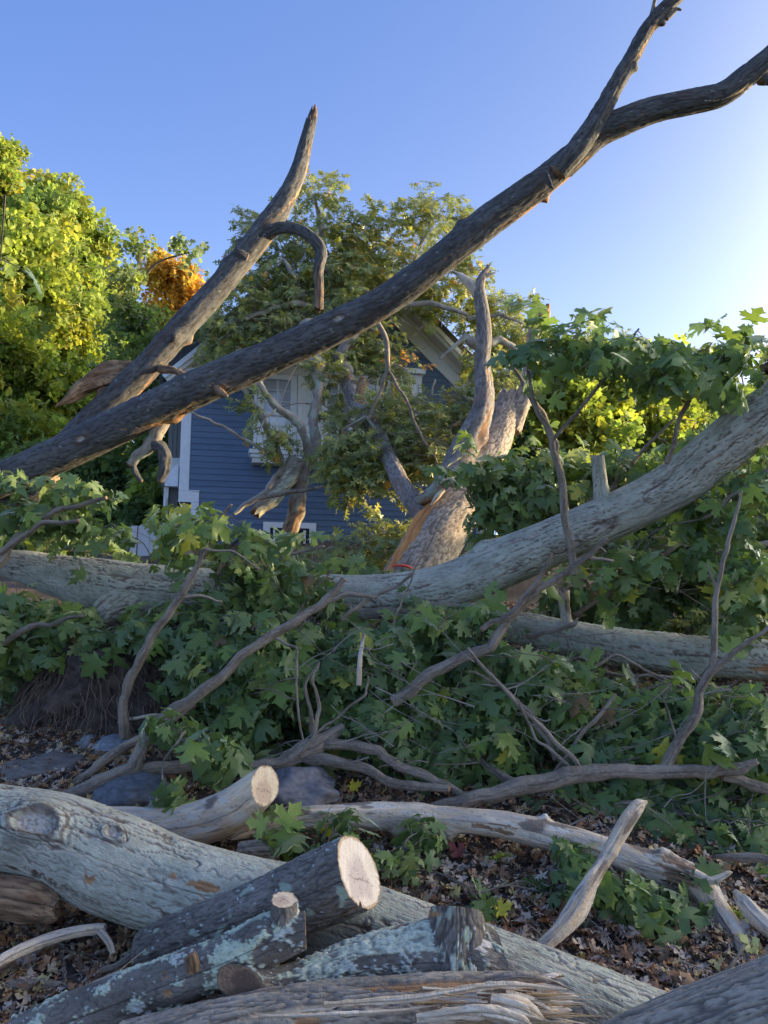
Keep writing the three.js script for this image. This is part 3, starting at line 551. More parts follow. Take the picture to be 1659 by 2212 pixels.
  const pv0 = W(365, 1048).v, pv1 = W(365, 1028).v, pv2 = W(370, 1000).v, pr = new THREE.Shape(); pr.moveTo(-0.26, pv0); pr.lineTo(-0.04, pv0); pr.lineTo(-0.04, pv2); pr.lineTo(-0.07, pv2); pr.lineTo(-0.27, pv1); pr.closePath();
  const porch = hp('porch_roof', new THREE.ExtrudeGeometry(pr, { depth: 1.2, bevelEnabled: false }).translate(0, 0, -1.3), white);
  hp('gutter', B(-0.37, -0.272, pv1 - 0.06, pv1 + 0.02, -1.3, -0.06), white, porch); hp('porch_post', B(-0.28, -0.2, -0.6, pv0 - 0.002, -0.28, -0.2), cream); hp('porch_post', B(-0.19, -0.05, -0.6, pv0 - 0.003, -0.4, -0.32), greyw);
  hp('downspout', new THREE.CylinderGeometry(0.03, 0.03, 1.4, 12).translate(-0.24, pv0 - 0.9, -0.12), cream);
  const vent = new THREE.TubeGeometry(new THREE.CatmullRomCurve3([[-0.17, 0.55], [-0.16, 0.63], [-0.1, 0.67], [-0.02, 0.65], [0.03, 0.58], [0.04, 0.45]].map(([a, b]) => new V3(a, b + W(370, 1150).v - 0.4, 0.1))), 24, 0.045, 12); hp('vent_pipe', vent, white);
  // roof, rakes
  const SL = Math.atan2(RISE, HALF), RL = Math.hypot(RISE, HALF), OV = 0.36;
  for (const s of [-1, 1]) {
    const along = (a, b, t0, t1, z0, z1, mat, name, parent) => {       // a..b along the slope from the peak (m), t0..t1 above it
      const g = new THREE.BoxGeometry(b - a, t1 - t0, z1 - z0); g.translate((a + b) / 2, (t0 + t1) / 2, (z0 + z1) / 2); if (s < 0) g.scale(-1, 1, 1), g.index.array.reverse();
      g.rotateZ(-s * SL); g.translate(HALF, PK + 0.02, 0); return hp(name, g, mat, parent);
    };
    const E = RL + 0.38;
    if (s > 0) { along(0, E, 0.10, 0.22, -7.2, OV + 0.03, shingle, 'roof');
      along(0.1, E, 0.11 - 0.15, 0.098, OV - 0.03, OV + 0.01, white, 'fascia'); along(0.1, E, 0.02, 0.097, OV + 0.012, OV + 0.06, white, 'crown_moulding'); along(0.1, E, -0.04, -0.01, 0.02, OV - 0.032, cream, 'soffit'); along(0.3, E - 0.25, -0.33, -0.045, 0.03, 0.06, white, 'frieze_board'); along(0.3, E - 0.25, -0.12, -0.05, 0.062, 0.12, cream, 'bed_moulding');
    } else { along(1.5, E, 0.10, 0.22, -7.2, OV + 0.03, shingle, 'roof'); along(0.5, 1.49, 0.10, 0.22, -7.2, -0.5, shingle, 'roof');
      along(2.3, E, -0.04, 0.098, OV - 0.03, OV + 0.01, white, 'fascia'); along(2.3, E, 0.02, 0.097, OV + 0.012, OV + 0.06, white, 'crown_moulding'); along(1.9, E, -0.04, -0.01, 0.02, OV - 0.032, cream, 'soffit'); along(2.0, E - 0.25, -0.33, -0.045, 0.03, 0.06, white, 'frieze_board');
      along(1.0, 1.86, 0.03, 0.098, OV - 0.01, OV + 0.02, white, 'fascia').rotation.z = 0.01; along(1.15, 1.9, -0.2, -0.15, OV - 0.06, OV - 0.03, white, 'broken_board'); along(1.5, 2.0, -0.34, -0.29, OV - 0.12, OV - 0.09, white, 'broken_board'); along(1.0, 2.1, -0.42, -0.36, 0.05, 0.12, dark, 'rafter'); along(1.2, 2.2, -0.62, -0.5, 0.04, 0.09, dark, 'rafter');
      along(0.7, 1.5, -0.15, -0.08, 0.05, 0.3, dark, 'sheathing_board'); along(1.2, 2.1, 0.02, 0.07, 0.0, 0.2, dark, 'sheathing_board');
    }
  }
  hp('eave_return', B(-0.36, 0.2, EV - 0.13, EV + 0.02, 0.04, 0.3, 0.01), white);
  // bay window across the gable
  const z1 = 0.30, zb = 0.045, U = (x) => W(x, 900, z1).u, Vv = (y) => W(640, y, z1).v, uL = U(547), uR = U(912), bay = hp('bay_window', B(uL + 0.02, uR - 0.02, Vv(975), Vv(792), zb, z1 - 0.06), white);
  const H = (x0, x1, y0, y1, za, zbb) => B(U(x0), U(x1), Vv(y1), Vv(y0), za, zbb);
  hp('sill', B(uL - 0.06, uR + 0.06, Vv(985), Vv(976), zb - 0.01, z1 + 0.09, 0.008), white, bay); hp('sill', B(uL - 0.03, uR + 0.03, Vv(992), Vv(985.4), zb, z1 + 0.05), white, bay); hp('sill', B(uL, uR, Vv(1003), Vv(992.4), zb + 0.001, z1 + 0.02), cream, bay);
  hp('cornice', B(uL - 0.05, uR + 0.05, Vv(791), Vv(780), zb, z1 + 0.08, 0.01), white, bay); hp('header', H(547, 912, 792, 811, z1 - 0.059, z1 + 0.004), cream, bay);
  const pane = new THREE.MeshPhysicalMaterial({ color: 0xffffff, roughness: 0.03, transmission: 1, thickness: 0 }), curtain = std({ color: new THREE.Color().setRGB(0.55, 0.56, 0.62), roughness: 0.9, map: paintTex }), room = std({ color: new THREE.Color().setRGB(0.03, 0.035, 0.045), roughness: 0.6 });
  pane.name = 'window glass';
  const glaze = (x0, x1, y0, y1, parent, za, half) => {
    hp('curtain', H(x0, x1, y0, half ? y0 + (y1 - y0) * 0.5 : y1, za - 0.03, za - 0.022), curtain, parent); hp('room_dark', H(x0, x1, y0, y1, za - 0.05, za - 0.04), room, parent); hp('pane', H(x0, x1, y0, y1, za, za + 0.003), pane, parent);
  };
  for (const [x0, x1] of [[556, 641], [694, 768], [826, 903]]) {
    const w = hp('window', H(x0, x0 + 13, 812, 972, z1 - 0.055, z1 + 0.015), white, bay);   // its left stile; rails, panes and bars follow
    const R = (a, b, c, d, e = 0.014) => hp('window_rail', H(a, b, c, d, z1 - 0.054, z1 + e), white, bay);
    R(x1 - 14, x1, 812, 972); R(x0 + 13.1, x1 - 14.1, 812, 822); R(x0 + 13.1, x1 - 14.1, 893, 900); R(x0 + 13.1, x1 - 14.1, 962, 972);
    const m = (x0 + x1) / 2;
    for (const [a, b] of [[822, 893], [900, 962]]) { hp('muntin', H(m - 1.3, m + 1.3, a, b, z1 - 0.02, z1 - 0.005), white, bay); for (const f of [1 / 3, 2 / 3]) hp('muntin', H(x0 + 13, x1 - 14, a + (b - a) * f - 1, a + (b - a) * f + 1, z1 - 0.021, z1 - 0.006), white, bay); }
    glaze(x0 + 13, x1 - 14, 822, 962, bay, z1 - 0.03, x0 !== 694);
  }
  for (const [a, b] of [[548, 555], [642, 653], [684, 693], [769, 779], [812, 825], [904, 911]]) hp('casing', H(a, b, 812, 972, z1 - 0.058, z1 + 0.022), white, bay);
  for (const [a, b] of [[653.5, 683.5], [779.5, 811.5]]) hp('panel', H(a, b, 816, 970, z1 - 0.058, z1 - 0.004), white, bay);
  // small window low in the wall
  const V0 = (x, y) => W(x, y, 0.03), q = (x0, x1, y0, y1, za, zc) => B(V0(x0, 1150).u, V0(x1, 1150).u, V0(620, y1).v, V0(620, y0).v, za, zc);
  const lw = hp('basement_window', q(568, 682, 1129, 1141, 0.031, 0.075), white);
  for (const r of [[568, 583, 1141.1, 1200], [668, 682, 1141.1, 1200], [655, 660, 1145, 1200], [590, 594, 1145, 1200], [622, 628, 1141.2, 1200]]) hp('window_frame', q(...r, 0.031, 0.072), white, lw);
  hp('pane', q(583, 668, 1141.2, 1200, 0.034, 0.04), new THREE.MeshPhysicalMaterial({ color: new THREE.Color().setRGB(0.04, 0.05, 0.06), roughness: 0.05 }), lw);
}

// picket fence beside the house
{
  const at = P(380, 1190, 12.2), f = thing('picket_fence', 'white picket fence of round-topped boards left of the blue house', 'fence', at);
  const pm = std({ color: new THREE.Color().setRGB(0.52, 0.50, 0.48), roughness: 0.75 }), wm = std({ color: new THREE.Color().setRGB(0.34, 0.23, 0.15), roughness: 0.85 });
  const s = new THREE.Shape(), w = 0.046; s.moveTo(-w, -0.9); s.lineTo(w, -0.9); s.lineTo(w, -0.09); s.quadraticCurveTo(w, -0.02, 0, 0); s.quadraticCurveTo(-w, -0.02, -w, -0.09); s.closePath();
  const g = new THREE.ExtrudeGeometry(s, { depth: 0.02, bevelEnabled: true, bevelSize: 0.003, bevelThickness: 0.003, bevelSegments: 1 });
  [[307, 1128], [318, 1125], [333, 1124.5], [346, 1124], [359, 1123.5], [372, 1122], [386, 1121], [399, 1120.5]].forEach(([x, y], i) => { const m = new THREE.Mesh(g, pm); m.name = 'picket'; m.castShadow = m.receiveShadow = true; f.add(m); m.position.copy(P(x, y + 5, 12.2).sub(at)); m.rotation.z = gauss() * 0.012; m.rotation.y = 0.1; });
  for (const dy of [0.3, 0.72]) { const a = P(303, 1140, 12.2), b = P(404, 1136, 12.2); const r = new THREE.BoxGeometry(b.x - a.x, 0.07, 0.035); r.translate((a.x + b.x) / 2, (a.y + b.y) / 2 - dy, -12.24); part('rail', r, pm, f); }
  const p = P(411, 1138, 12.15), g2 = new RoundedBoxGeometry(0.145, 1.2, 0.14, 2, 0.006); g2.translate(p.x, p.y - 0.45, p.z); part('post', g2, wm, f, 'raw brown wooden post');
  const p2 = P(291, 1150, 12.2), g3 = new RoundedBoxGeometry(0.1, 1.2, 0.1, 2, 0.006); g3.translate(p2.x, p2.y - 0.5, p2.z); part('post', g3, pm, f);
}

// ---------------------------------------------------------------- rocks and the torn-up root mound
function rockGeo(c, rx, ry, rz, q, facet = 0.16, tilt = 0, base = [0.17, 0.165, 0.16]) {
  const g = new THREE.SphereGeometry(1, 64, 44), a = g.attributes.position, col = [], v = new V3(), planes = [];
  for (let i = 0; i < 14; i++) { const u = new V3(noise(i * 3.1, q, 1), noise(q, i * 2.7, 5), noise(i * 1.9, 8, q)).normalize(); planes.push([u, 0.74 + 0.22 * Math.abs(noise(i * 5.3, q, 2))]); }
  for (let i = 0; i < a.count; i++) {
    v.fromBufferAttribute(a, i); let r = 1; for (const [u, h] of planes) { const dd = v.dot(u); if (dd > 0.3) r = Math.min(r, 1 - facet * 2.2 * Math.max(0, 1 - h / dd) * 1 + 0); }
    const n = noise(v.x * 1.7 + q, v.y * 1.7, v.z * 1.7), m = noise(v.x * 6, v.y * 6 + q, v.z * 6), e = noise(v.x * 26, v.y * 26, v.z * 26 + q), e2 = noise(v.x * 60, v.y * 60 + q, v.z * 60);
    r += facet * 0.9 * n + 0.035 * m + 0.01 * e; const k = clamp(0.5 + 0.7 * m + 0.6 * e + 0.5 * e2); col.push(...mix(base.map((t) => t * 0.85), base.map((t) => t * 1.75), k));
    const x = v.x * r * rx, y = v.y * r * ry, ct = cos(tilt), st = sin(tilt); a.setXYZ(i, c.x + x * ct - y * st, c.y + x * st + y * ct, c.z + v.z * r * rz);
  }
  g.setAttribute('color', new THREE.Float32BufferAttribute(col, 3)); g.computeVertexNormals(); return g;
}
function rock(name, label, x, y, d, rx, ry, rz, q, facet, tilt, base, group) {
  const c = P(x, y, d), k = MPP(y, d), t = part(name, rockGeo(c, rx * k, ry * k, rz, q, facet, tilt, base), M.rock);
  const n = counts[name] = (counts[name] ?? -1) + 1; if (n) t.name = name + '_' + String(n).padStart(3, '0');
  t.userData = { label, category: 'rock' }; if (group) t.userData.group = group;
}
rock('boulder', 'rounded grey boulder behind two crossing bare stems', 243, 1636, 5.5, 56, 48, 0.2, 3.1, 0.07, 0.1, [0.175, 0.18, 0.19]);
rock('stone_slab', 'long flat brown stone slab left of the boulder', 75, 1668, 5.25, 125, 36, 0.25, 8.2, 0.25, 0.13, [0.12, 0.10, 0.085]);
rock('stone_slab', 'small tilted flat stone leaning on the boulder', 183, 1612, 5.5, 32, 20, 0.12, 5.7, 0.3, 0.7, [0.15, 0.145, 0.14]);
rock('stone_slab', 'thin flat stone behind the tilted stone', 160, 1602, 5.75, 40, 12, 0.15, 15.7, 0.3, 0.25, [0.14, 0.13, 0.12]);
rock('stone', 'dark broad stone below the boulder and behind the stem fork', 290, 1722, 4.75, 90, 52, 0.22, 11.4, 0.2, 0.1, [0.105, 0.105, 0.11]);
rock('stone_slab', 'low pale flat stone behind the big smooth log', 130, 1712, 5.0, 70, 18, 0.2, 19.4, 0.2, -0.05, [0.17, 0.15, 0.135]);
rock('boulder', 'large rough grey rock behind the pale sawn log end', 650, 1712, 4.8, 88, 55, 0.25, 23.9, 0.28, 0.05, [0.135, 0.125, 0.125]);
rock('stone', 'dark stone right of the rough grey rock under a branch', 790, 1640, 5.3, 70, 32, 0.2, 29.9, 0.25, 0.1, [0.08, 0.08, 0.085]);
{
  const c = P(250, 1515, 6.1), t = thing('root_mound', 'dark torn-up mound of soil and hanging roots under the big trunk', 'root mound', c), k = MPP(1500, 6.15);
  const g = new THREE.SphereGeometry(1, 110, 70), a = g.attributes.position, col = [], v = new V3();
  for (let i = 0; i < a.count; i++) { v.fromBufferAttribute(a, i); const n = noise(v.x * 2, v.y * 2, v.z * 2), m = noise(v.x * 7, v.y * 7, v.z * 7 + 4), e = noise(v.x * 24, v.y * 12, v.z * 24); const r = 1 + 0.22 * n + 0.09 * m + 0.04 * e; const wide = 1 + 0.75 * sst(0.2, -0.7, v.y); col.push(...mix([0.035, 0.025, 0.019], [0.115, 0.083, 0.06], clamp(0.45 + m + e))); a.setXYZ(i, c.x + v.x * r * 180 * k * wide, c.y + v.y * r * 165 * k, c.z + v.z * r * 0.5); }
  g.setAttribute('color', new THREE.Float32BufferAttribute(col, 3)); g.computeVertexNormals(); part('soil', g, M.soil, t);
  const tw = new Twigs();
  for (let i = 0; i < 620; i++) {
    const A = rr(-1.35, 1.35), E = rr(-0.5, 1.35), vx = Math.sin(A) * Math.cos(E), vy = Math.sin(E), vz = Math.cos(A) * Math.cos(E), wide = 1 + 0.75 * sst(0.2, -0.7, vy), p = new V3(c.x + vx * 185 * k * wide, c.y + vy * 170 * k, c.z + vz * 0.52), L = rr(0.08, 0.42), out = new V3(vx, 0, vz + 0.4).normalize(), q1 = p.clone().addScaledVector(out, 0.05 + 0.04 * rnd()).add(new V3(gauss() * 0.07, -L * 0.45, 0)), q2 = p.clone().addScaledVector(out, 0.08 * rnd() + 0.05).add(new V3(gauss() * 0.14, -L, 0));
    tw.tube([p, q1, q2], rr(0.002, 0.005), 0.0012, pick([[0.16, 0.11, 0.07], [0.28, 0.19, 0.12], [0.10, 0.07, 0.05]]), 4, 6);
  }
  part('root', tw.geo(), M.wood, t).userData.kind = 'stuff';
  addLimb(t, 'thick_root', [[70, 1560, 6.0, 14], [150, 1500, 5.75, 18], [205, 1440, 5.75, 18], [235, 1395, 5.95, 12]], { bark: 'rot', lump: 0.2 });
  addLimb(t, 'thick_root', [[390, 1540, 5.7, 5], [345, 1578, 5.6, 8], [318, 1600, 5.55, 8]], { bark: 'rot' });
  addLimb(t, 'thick_root', [[255, 1562, 5.6, 3], [262, 1552, 5.6, 4], [290, 1552, 5.6, 4], [330, 1545, 5.6, 4], [385, 1545, 5.65, 3]], { bark: 'dead' });
}

// ---------------------------------------------------------------- the big fallen trees
{ // leaning maple, the long dark trunk across the picture
  const t = thing('fallen_maple', 'long dark fallen maple trunk leaning across the sky with two big limbs', 'fallen tree', P(0, 1040, 6));
  addLimb(t, 'trunk', [[-140, 1098, 6.1, 37.8], [0, 1038, 6.0, 36.9], [150, 972, 5.95, 38.7], [400, 850, 5.85, 39.6], [600, 764, 5.75, 37.8], [800, 667, 5.6, 34.2], [900, 602, 5.5, 33.3], [1000, 521, 5.4, 33.3], [1060, 474, 5.35, 34.2], [1150, 409, 5.28, 31.5], [1235, 342, 5.2, 29.7], [1290, 290, 5.15, 29.7], [1345, 262, 5.1, 29.7], [1420, 235, 5.05, 27.0], [1500, 218, 5.0, 25.2], [1560, 203, 4.97, 24.3], [1610, 168, 4.94, 24.3], [1665, 122, 4.9, 22.5], [1760, 20, 4.85, 20.7]],
    { bark: 'furrow', start: broken('brown', 0.8), end: broken('fresh', 0.5), lump: 0.09, knots: [{ s: 0.33, th: -0.5, a: 0.05, b: 0.03, h: 0.01 }, { s: 0.47, th: 0.4, a: 0.06, b: 0.03, h: 0.01 }, { s: 0.18, th: 0.3, a: 0.05, b: 0.03, h: 0.01 }], bumps: [{ s: 0.27, th: -1.9, w: 0.07, h: 0.05 }, { s: 0.62, th: 1.5, w: 0.05, h: 0.03 }, { s: 0.70, th: -1.7, w: 0.03, h: 0.05 }], patches: [{ s0: 0.66, s1: 0.735, th: -1.35, w: 0.42, wood: 'orange', pit: 0.7, fib: 6, rag: 1.1 }, { s0: 0.90, s1: 0.935, th: -1.1, w: 0.35, wood: 'fresh', rag: 1 }, { s0: 0.252, s1: 0.29, th: -1.25, w: 0.4, wood: 'orange', pit: 0.8, rag: 1.2 }] });  // orange underside patches mix brown bark growth with sun rim put into the colour
  addLimb(t, 'limb', [[1205, 372, 5.17, 22], [1250, 318, 5.1, 23], [1295, 250, 5.05, 21], [1328, 190, 5.0, 19], [1368, 118, 4.95, 17], [1398, 62, 4.92, 16], [1432, 22, 4.9, 16], [1490, -30, 4.87, 14]], { bark: 'furrow', lump: 0.16, patches: [{ s0: 0.62, s1: 0.74, th: -1.1, w: 0.25, wood: 'orange', rag: 1 }], end: broken('fresh', 0.6), bumps: [{ s: 0.55, th: -1.5, w: 0.03, h: 0.025 }, { s: 0.8, th: -1.5, w: 0.03, h: 0.03 }] });
  addLimb(t, 'stub', [[1405, 48, 4.93, 6], [1411, 20, 4.93, 5], [1415, -8, 4.93, 3]], {}); addLimb(t, 'stub', [[1440, 40, 4.9, 6], [1462, 18, 4.88, 4], [1472, 22, 4.88, 2]], {}); addLimb(t, 'stub', [[1640, 170, 4.95, 13], [1670, 170, 4.95, 14], [1740, 160, 4.95, 14]], { bark: 'furrow' });
  addLimb(t, 'torn_bark', [[1180, 372, 5.1, 4], [1188, 398, 5.1, 6], [1196, 408, 5.1, 1.5]], { bark: 'furrow' });
  addLimb(t, 'limb', [[120, 985, 6.2, 28.8], [190, 915, 6.2, 30.4], [262, 848, 6.2, 30.4], [310, 800, 6.2, 29.6], [388, 712, 6.2, 28.0], [455, 640, 6.25, 27.2], [520, 562, 6.3, 26.4], [568, 500, 6.3, 26.4], [615, 432, 6.35, 22.4], [645, 368, 6.4, 18], [658, 318, 6.4, 15], [668, 278, 6.4, 13], [672, 262, 6.4, 12]],
    { bark: 'furrow', lump: 0.1, end: broken('brown', 1.6, { hollow: 1 }), bumps: [{ s: 0.36, th: 0, w: 0.05, h: 0.03 }, { s: 0.38, th: -1.8, w: 0.05, h: 0.04 }, { s: 0.63, th: 1.5, w: 0.04, h: 0.03 }, { s: 0.57, th: 1.5, w: 0.06, h: 0.02 }], patches: [{ s0: 0.80, s1: 0.92, th: -1.2, w: 0.45, wood: 'orange', rag: 0.9, pit: 0.5 }, { s0: 0.15, s1: 0.24, th: -1.4, w: 0.35, wood: 'orange', rag: 1.2, pit: 0.8 }, { s0: 0.33, s1: 0.56, th: -1.65, w: 0.22, wood: 'orange', rag: 1.3, pit: 0.8 }] });  // warm right-edge patches: low sun rim painted over brownish bark
  addLimb(t, 'splinter', [[674, 268, 6.4, 8], [680, 240, 6.4, 6], [681, 226, 6.4, 1.5]], { bark: 'rot' }); addLimb(t, 'splinter', [[668, 270, 6.42, 7], [672, 245, 6.42, 5], [675, 229, 6.42, 1]], { bark: 'furrow' });
  addLimb(t, 'knot_stub', [[530, 556, 6.25, 14], [513, 545, 6.2, 9], [506, 540, 6.2, 5]], { bark: 'furrow', end: broken('brown', 0.6) });
  addLimb(t, 'branch', [[575, 505, 6.28, 16], [605, 492, 6.2, 13], [645, 497, 6.15, 12], [680, 520, 6.1, 13], [694, 545, 6.1, 13], [688, 585, 6.1, 11], [690, 625, 6.1, 10], [688, 668, 6.1, 11]], { bark: 'furrow', lump: 0.18, end: broken('brown', 1.4), patches: [{ s0: 0.72, s1: 1.1, th: 0, w: 1.2, wood: 'brown', rag: 0.8 }] });
  addLimb(t, 'torn_slab', [[285, 806, 6.3, 22], [235, 812, 6.2, 24], [190, 830, 6.12, 18], [150, 858, 6.05, 10], [120, 877, 6.0, 2]], { bark: 'rot', lump: 0.5, label: 'torn slab of bark and brown wood' });
  addLimb(t, 'torn_slab', [[240, 835, 6.2, 12], [222, 850, 6.15, 12], [205, 872, 6.12, 2]], { bark: 'rot', lump: 0.5 });
  addLimb(t, 'stub', [[345, 797, 6.15, 9], [372, 800, 6.1, 8], [400, 812, 6.05, 7]], { bark: 'rot' }); addLimb(t, 'stub', [[465, 838, 5.75, 10], [480, 850, 5.65, 9], [491, 856, 5.6, 3]], { bark: 'rot', lump: 0.3 });
  addLimb(t, 'branch', [[352, 910, 5.95, 16], [335, 945, 5.95, 15], [318, 970, 5.95, 14], [295, 985, 5.95, 12], [282, 1005, 5.95, 9]], { bark: 'oaklimb' });
  addLimb(t, 'branch', [[325, 958, 5.95, 12], [348, 968, 5.93, 12], [357, 990, 5.92, 13], [355, 1015, 5.92, 11], [345, 1040, 5.92, 8]], { bark: 'furrow', lump: 0.25 }); addLimb(t, 'branch', [[286, 1000, 5.95, 6], [292, 1020, 5.95, 6], [306, 1040, 5.95, 4]], { bark: 'furrow', lump: 0.25 });
  addLimb(t, 'limb', [[-80, 1165, 6.3, 36], [0, 1100, 6.2, 34], [70, 1055, 6.15, 30], [110, 1025, 6.1, 26]], { bark: 'furrow' });
}
{ // smooth grey maple trunk that sweeps across the middle
  const t = thing('fallen_maple', 'smooth grey fallen trunk curving from the root mound up to the right edge', 'fallen tree', P(230, 1262, 6.3));
  const swept = addLimb(t, 'trunk', [[-30, 1212, 6.5, 24], [40, 1222, 6.45, 33], [130, 1245, 6.4, 45], [240, 1266, 6.3, 55], [400, 1275, 6.25, 50], [600, 1281, 6.2, 45], [800, 1287, 6.1, 46], [920, 1277, 6.0, 48], [1000, 1255, 5.95, 50], [1100, 1211, 5.85, 52], [1200, 1167, 5.75, 50], [1320, 1117, 5.6, 49], [1450, 1053, 5.45, 51], [1540, 985, 5.35, 53], [1600, 935, 5.28, 54], [1670, 882, 5.2, 54], [1800, 790, 5.1, 52]],
    { bark: 'smooth', start: broken('brown', 0.7), end: cut('fresh'), lump: 0.06, knots: [{ s: 0.70, th: -0.45, a: 0.06, b: 0.03, h: 0.010 }, { s: 0.47, th: -0.3, a: 0.07, b: 0.025, h: 0.008 }, { s: 0.26, th: 0.2, a: 0.08, b: 0.03, h: 0.008 }], bumps: [{ s: 0.14, th: -0.9, w: 0.14, h: 0.05 }, { s: 0.685, th: -0.2, w: 0.10, h: 0.03 }, { s: 0.61, th: 1.5, w: 0.08, h: 0.04 }] });
  sweptRings = swept.rings;
  addLimb(t, 'root_flare', [[330, 1262, 6.25, 36], [268, 1296, 6.2, 40], [228, 1328, 6.15, 33], [215, 1370, 6.15, 24]], { bark: 'smooth' });
  addLimb(t, 'stub', [[1306, 1100, 5.6, 24], [1299, 1060, 5.58, 17], [1294, 1020, 5.55, 15], [1291, 984, 5.53, 14]], { bark: 'smooth', end: broken('grey', 0.5) });
  addLimb(t, 'limb', [[560, 1300, 6.2, 12], [690, 1318, 6.0, 14], [850, 1322, 5.9, 13], [1000, 1312, 5.85, 10]], { bark: 'stem', end: broken('grey', 0.6) });
}
{
  const t = thing('fallen_log', 'straight grey fallen trunk with mossy top lying low behind leaves at right', 'fallen trunk', P(1300, 1392, 6.1));
  const low = addLimb(t, 'trunk', [[890, 1310, 6.5, 33], [1010, 1335, 6.4, 34], [1160, 1364, 6.25, 36], [1300, 1392, 6.1, 40], [1450, 1411, 5.95, 42], [1660, 1426, 5.8, 43], [1850, 1440, 5.7, 44]], { bark: 'smooth', end: cut('fresh'), start: broken('brown', 0.6), patches: [{ s0: 0.36, s1: 0.62, th: 1.5, w: 0.32, lichen: true, rag: 1.3, h: 0.004, rough: 0.006, fib: 40 }, { s0: 0.80, s1: 0.9, th: -0.5, w: 0.3, wood: 'orange', rag: 1.3, pit: 0.9 }], bumps: [{ s: 0.66, th: -1.4, w: 0.06, h: 0.04 }] });
  lowRings = low.rings;
  addLimb(t, 'stub', [[1225, 1345, 6.1, 13], [1219, 1310, 6.05, 12], [1216, 1275, 6.0, 14]], { bark: 'dead', end: broken('grey', 0.9) });
}
{ // oak that fell on the house
  const t = thing('fallen_oak', 'pale rough-barked broken oak trunk fallen against the house', 'fallen tree', P(880, 1240, 8.4));
  addLimb(t, 'trunk', [[850, 1330, 8.2, 70], [882, 1268, 8.35, 67], [922, 1195, 8.5, 63], [962, 1125, 8.7, 60], [1012, 1050, 8.95, 52], [1052, 990, 9.2, 41], [1080, 925, 9.45, 33], [1096, 880, 9.6, 28], [1102, 858, 9.65, 26]],
    { bark: 'oak', end: broken('fresh', 1.0), patches: [{ s0: 0.06, s1: 0.66, th: 1.08, w: 0.44, wood: 'torn', rag: 0.55, pit: 0.6, fib: 5, h: -0.02, rough: 0.03 }, { s0: 0.54, s1: 0.64, th: 0.65, w: 0.5, wood: 'fresh', rag: 0.9, pit: 0.4 }], bumps: [{ s: 0.53, th: -1.4, w: 0.16, h: 0.10 }], lump: 0.05 });
  addLimb(t, 'broken_top', [[1105, 930, 9.5, 20], [1130, 860, 9.55, 19], [1145, 800, 9.6, 16], [1150, 750, 9.65, 14], [1158, 712, 9.7, 15], [1172, 688, 9.7, 15], [1180, 672, 9.7, 9], [1184, 657, 9.7, 4]], { bark: 'oak', lump: 0.2, patches: [{ s0: 0.75, s1: 1.1, th: -0.3, w: 1.4, wood: 'orange', rag: 0.9 }], end: broken('fresh', 1.2) });
  addLimb(t, 'limb', [[950, 1090, 8.75, 33], [985, 1010, 8.8, 31], [1012, 950, 8.85, 29], [1038, 895, 8.9, 25], [1046, 850, 8.95, 21], [1042, 785, 9.0, 17], [1046, 715, 9.0, 17], [1040, 660, 9.0, 15], [1034, 625, 9.0, 14], [1042, 598, 9.0, 9], [1056, 574, 9.0, 4]],
    { bark: 'pale', lump: 0.1, patches: [{ s0: 0.30, s1: 0.40, th: -0.6, w: 0.3, wood: 'orange', rag: 1.2, pit: 0.6 }, { s0: 0.5, s1: 0.55, th: -0.5, w: 0.2, wood: 'orange', rag: 1.2, pit: 0.8 }], end: broken('grey', 1.4), bumps: [{ s: 0.30, th: -1.4, w: 0.1, h: 0.05 }, { s: 0.68, th: 1.4, w: 0.07, h: 0.05 }] });
  addLimb(t, 'limb_fork', [[1033, 640, 9.0, 11], [1020, 618, 9.0, 11], [1005, 604, 9.0, 9], [990, 593, 9.0, 6], [976, 586, 9.0, 1.5]], { bark: 'dead', lump: 0.2 }); addLimb(t, 'limb_fork', [[1042, 600, 9.0, 7], [1056, 594, 9.0, 5], [1070, 589, 9.0, 1.5]], { bark: 'oaklimb' });
  addLimb(t, 'stub', [[1040, 750, 9.0, 13], [1018, 738, 8.98, 11], [1005, 728, 8.95, 8], [985, 745, 8.9, 4], [950, 775, 8.9, 3]], { bark: 'oaklimb' }); addLimb(t, 'stub', [[1050, 745, 9.05, 9], [1080, 735, 9.1, 9], [1105, 748, 9.15, 8], [1130, 775, 9.2, 6]], { bark: 'oaklimb', end: broken('fresh', 1) });
  addLimb(t, 'limb', [[925, 1130, 8.6, 20], [890, 1082, 8.9, 21], [862, 1035, 9.3, 19], [838, 985, 9.8, 17], [812, 930, 10.4, 17], [775, 875, 11, 18], [748, 815, 11.5, 16], [735, 778, 11.6, 15], [756, 735, 11.7, 13], [790, 690, 11.8, 11], [830, 650, 12, 8]], { bark: 'pale', lump: 0.12, bumps: [{ s: 0.72, th: -1.3, w: 0.1, h: 0.05 }] });
  addLimb(t, 'stub', [[772, 868, 10.9, 9], [778, 840, 10.85, 9], [784, 815, 10.8, 7]], { bark: 'rot', end: broken('orange', 1) });
  addLimb(t, 'branch', [[895, 1085, 8.85, 9], [918, 1074, 8.6, 12], [936, 1062, 8.45, 13], [950, 1043, 8.4, 13], [968, 1037, 8.4, 13], [990, 1048, 8.4, 7]], { bark: 'oaklimb', lump: 0.2, end: broken('fresh', 1) });
  addLimb(t, 'splinter', [[930, 1092, 8.4, 2], [945, 1072, 8.38, 6], [958, 1058, 8.4, 5]], { bark: 'dead' }); addLimb(t, 'splinter', [[985, 1052, 8.4, 4], [1030, 1068, 8.35, 3], [1052, 1080, 8.35, 1]], { bark: 'dead' });
  const strap = thing('strap', 'thin red-orange strap round the foot of the oak trunk', 'strap', P(880, 1226, 8));
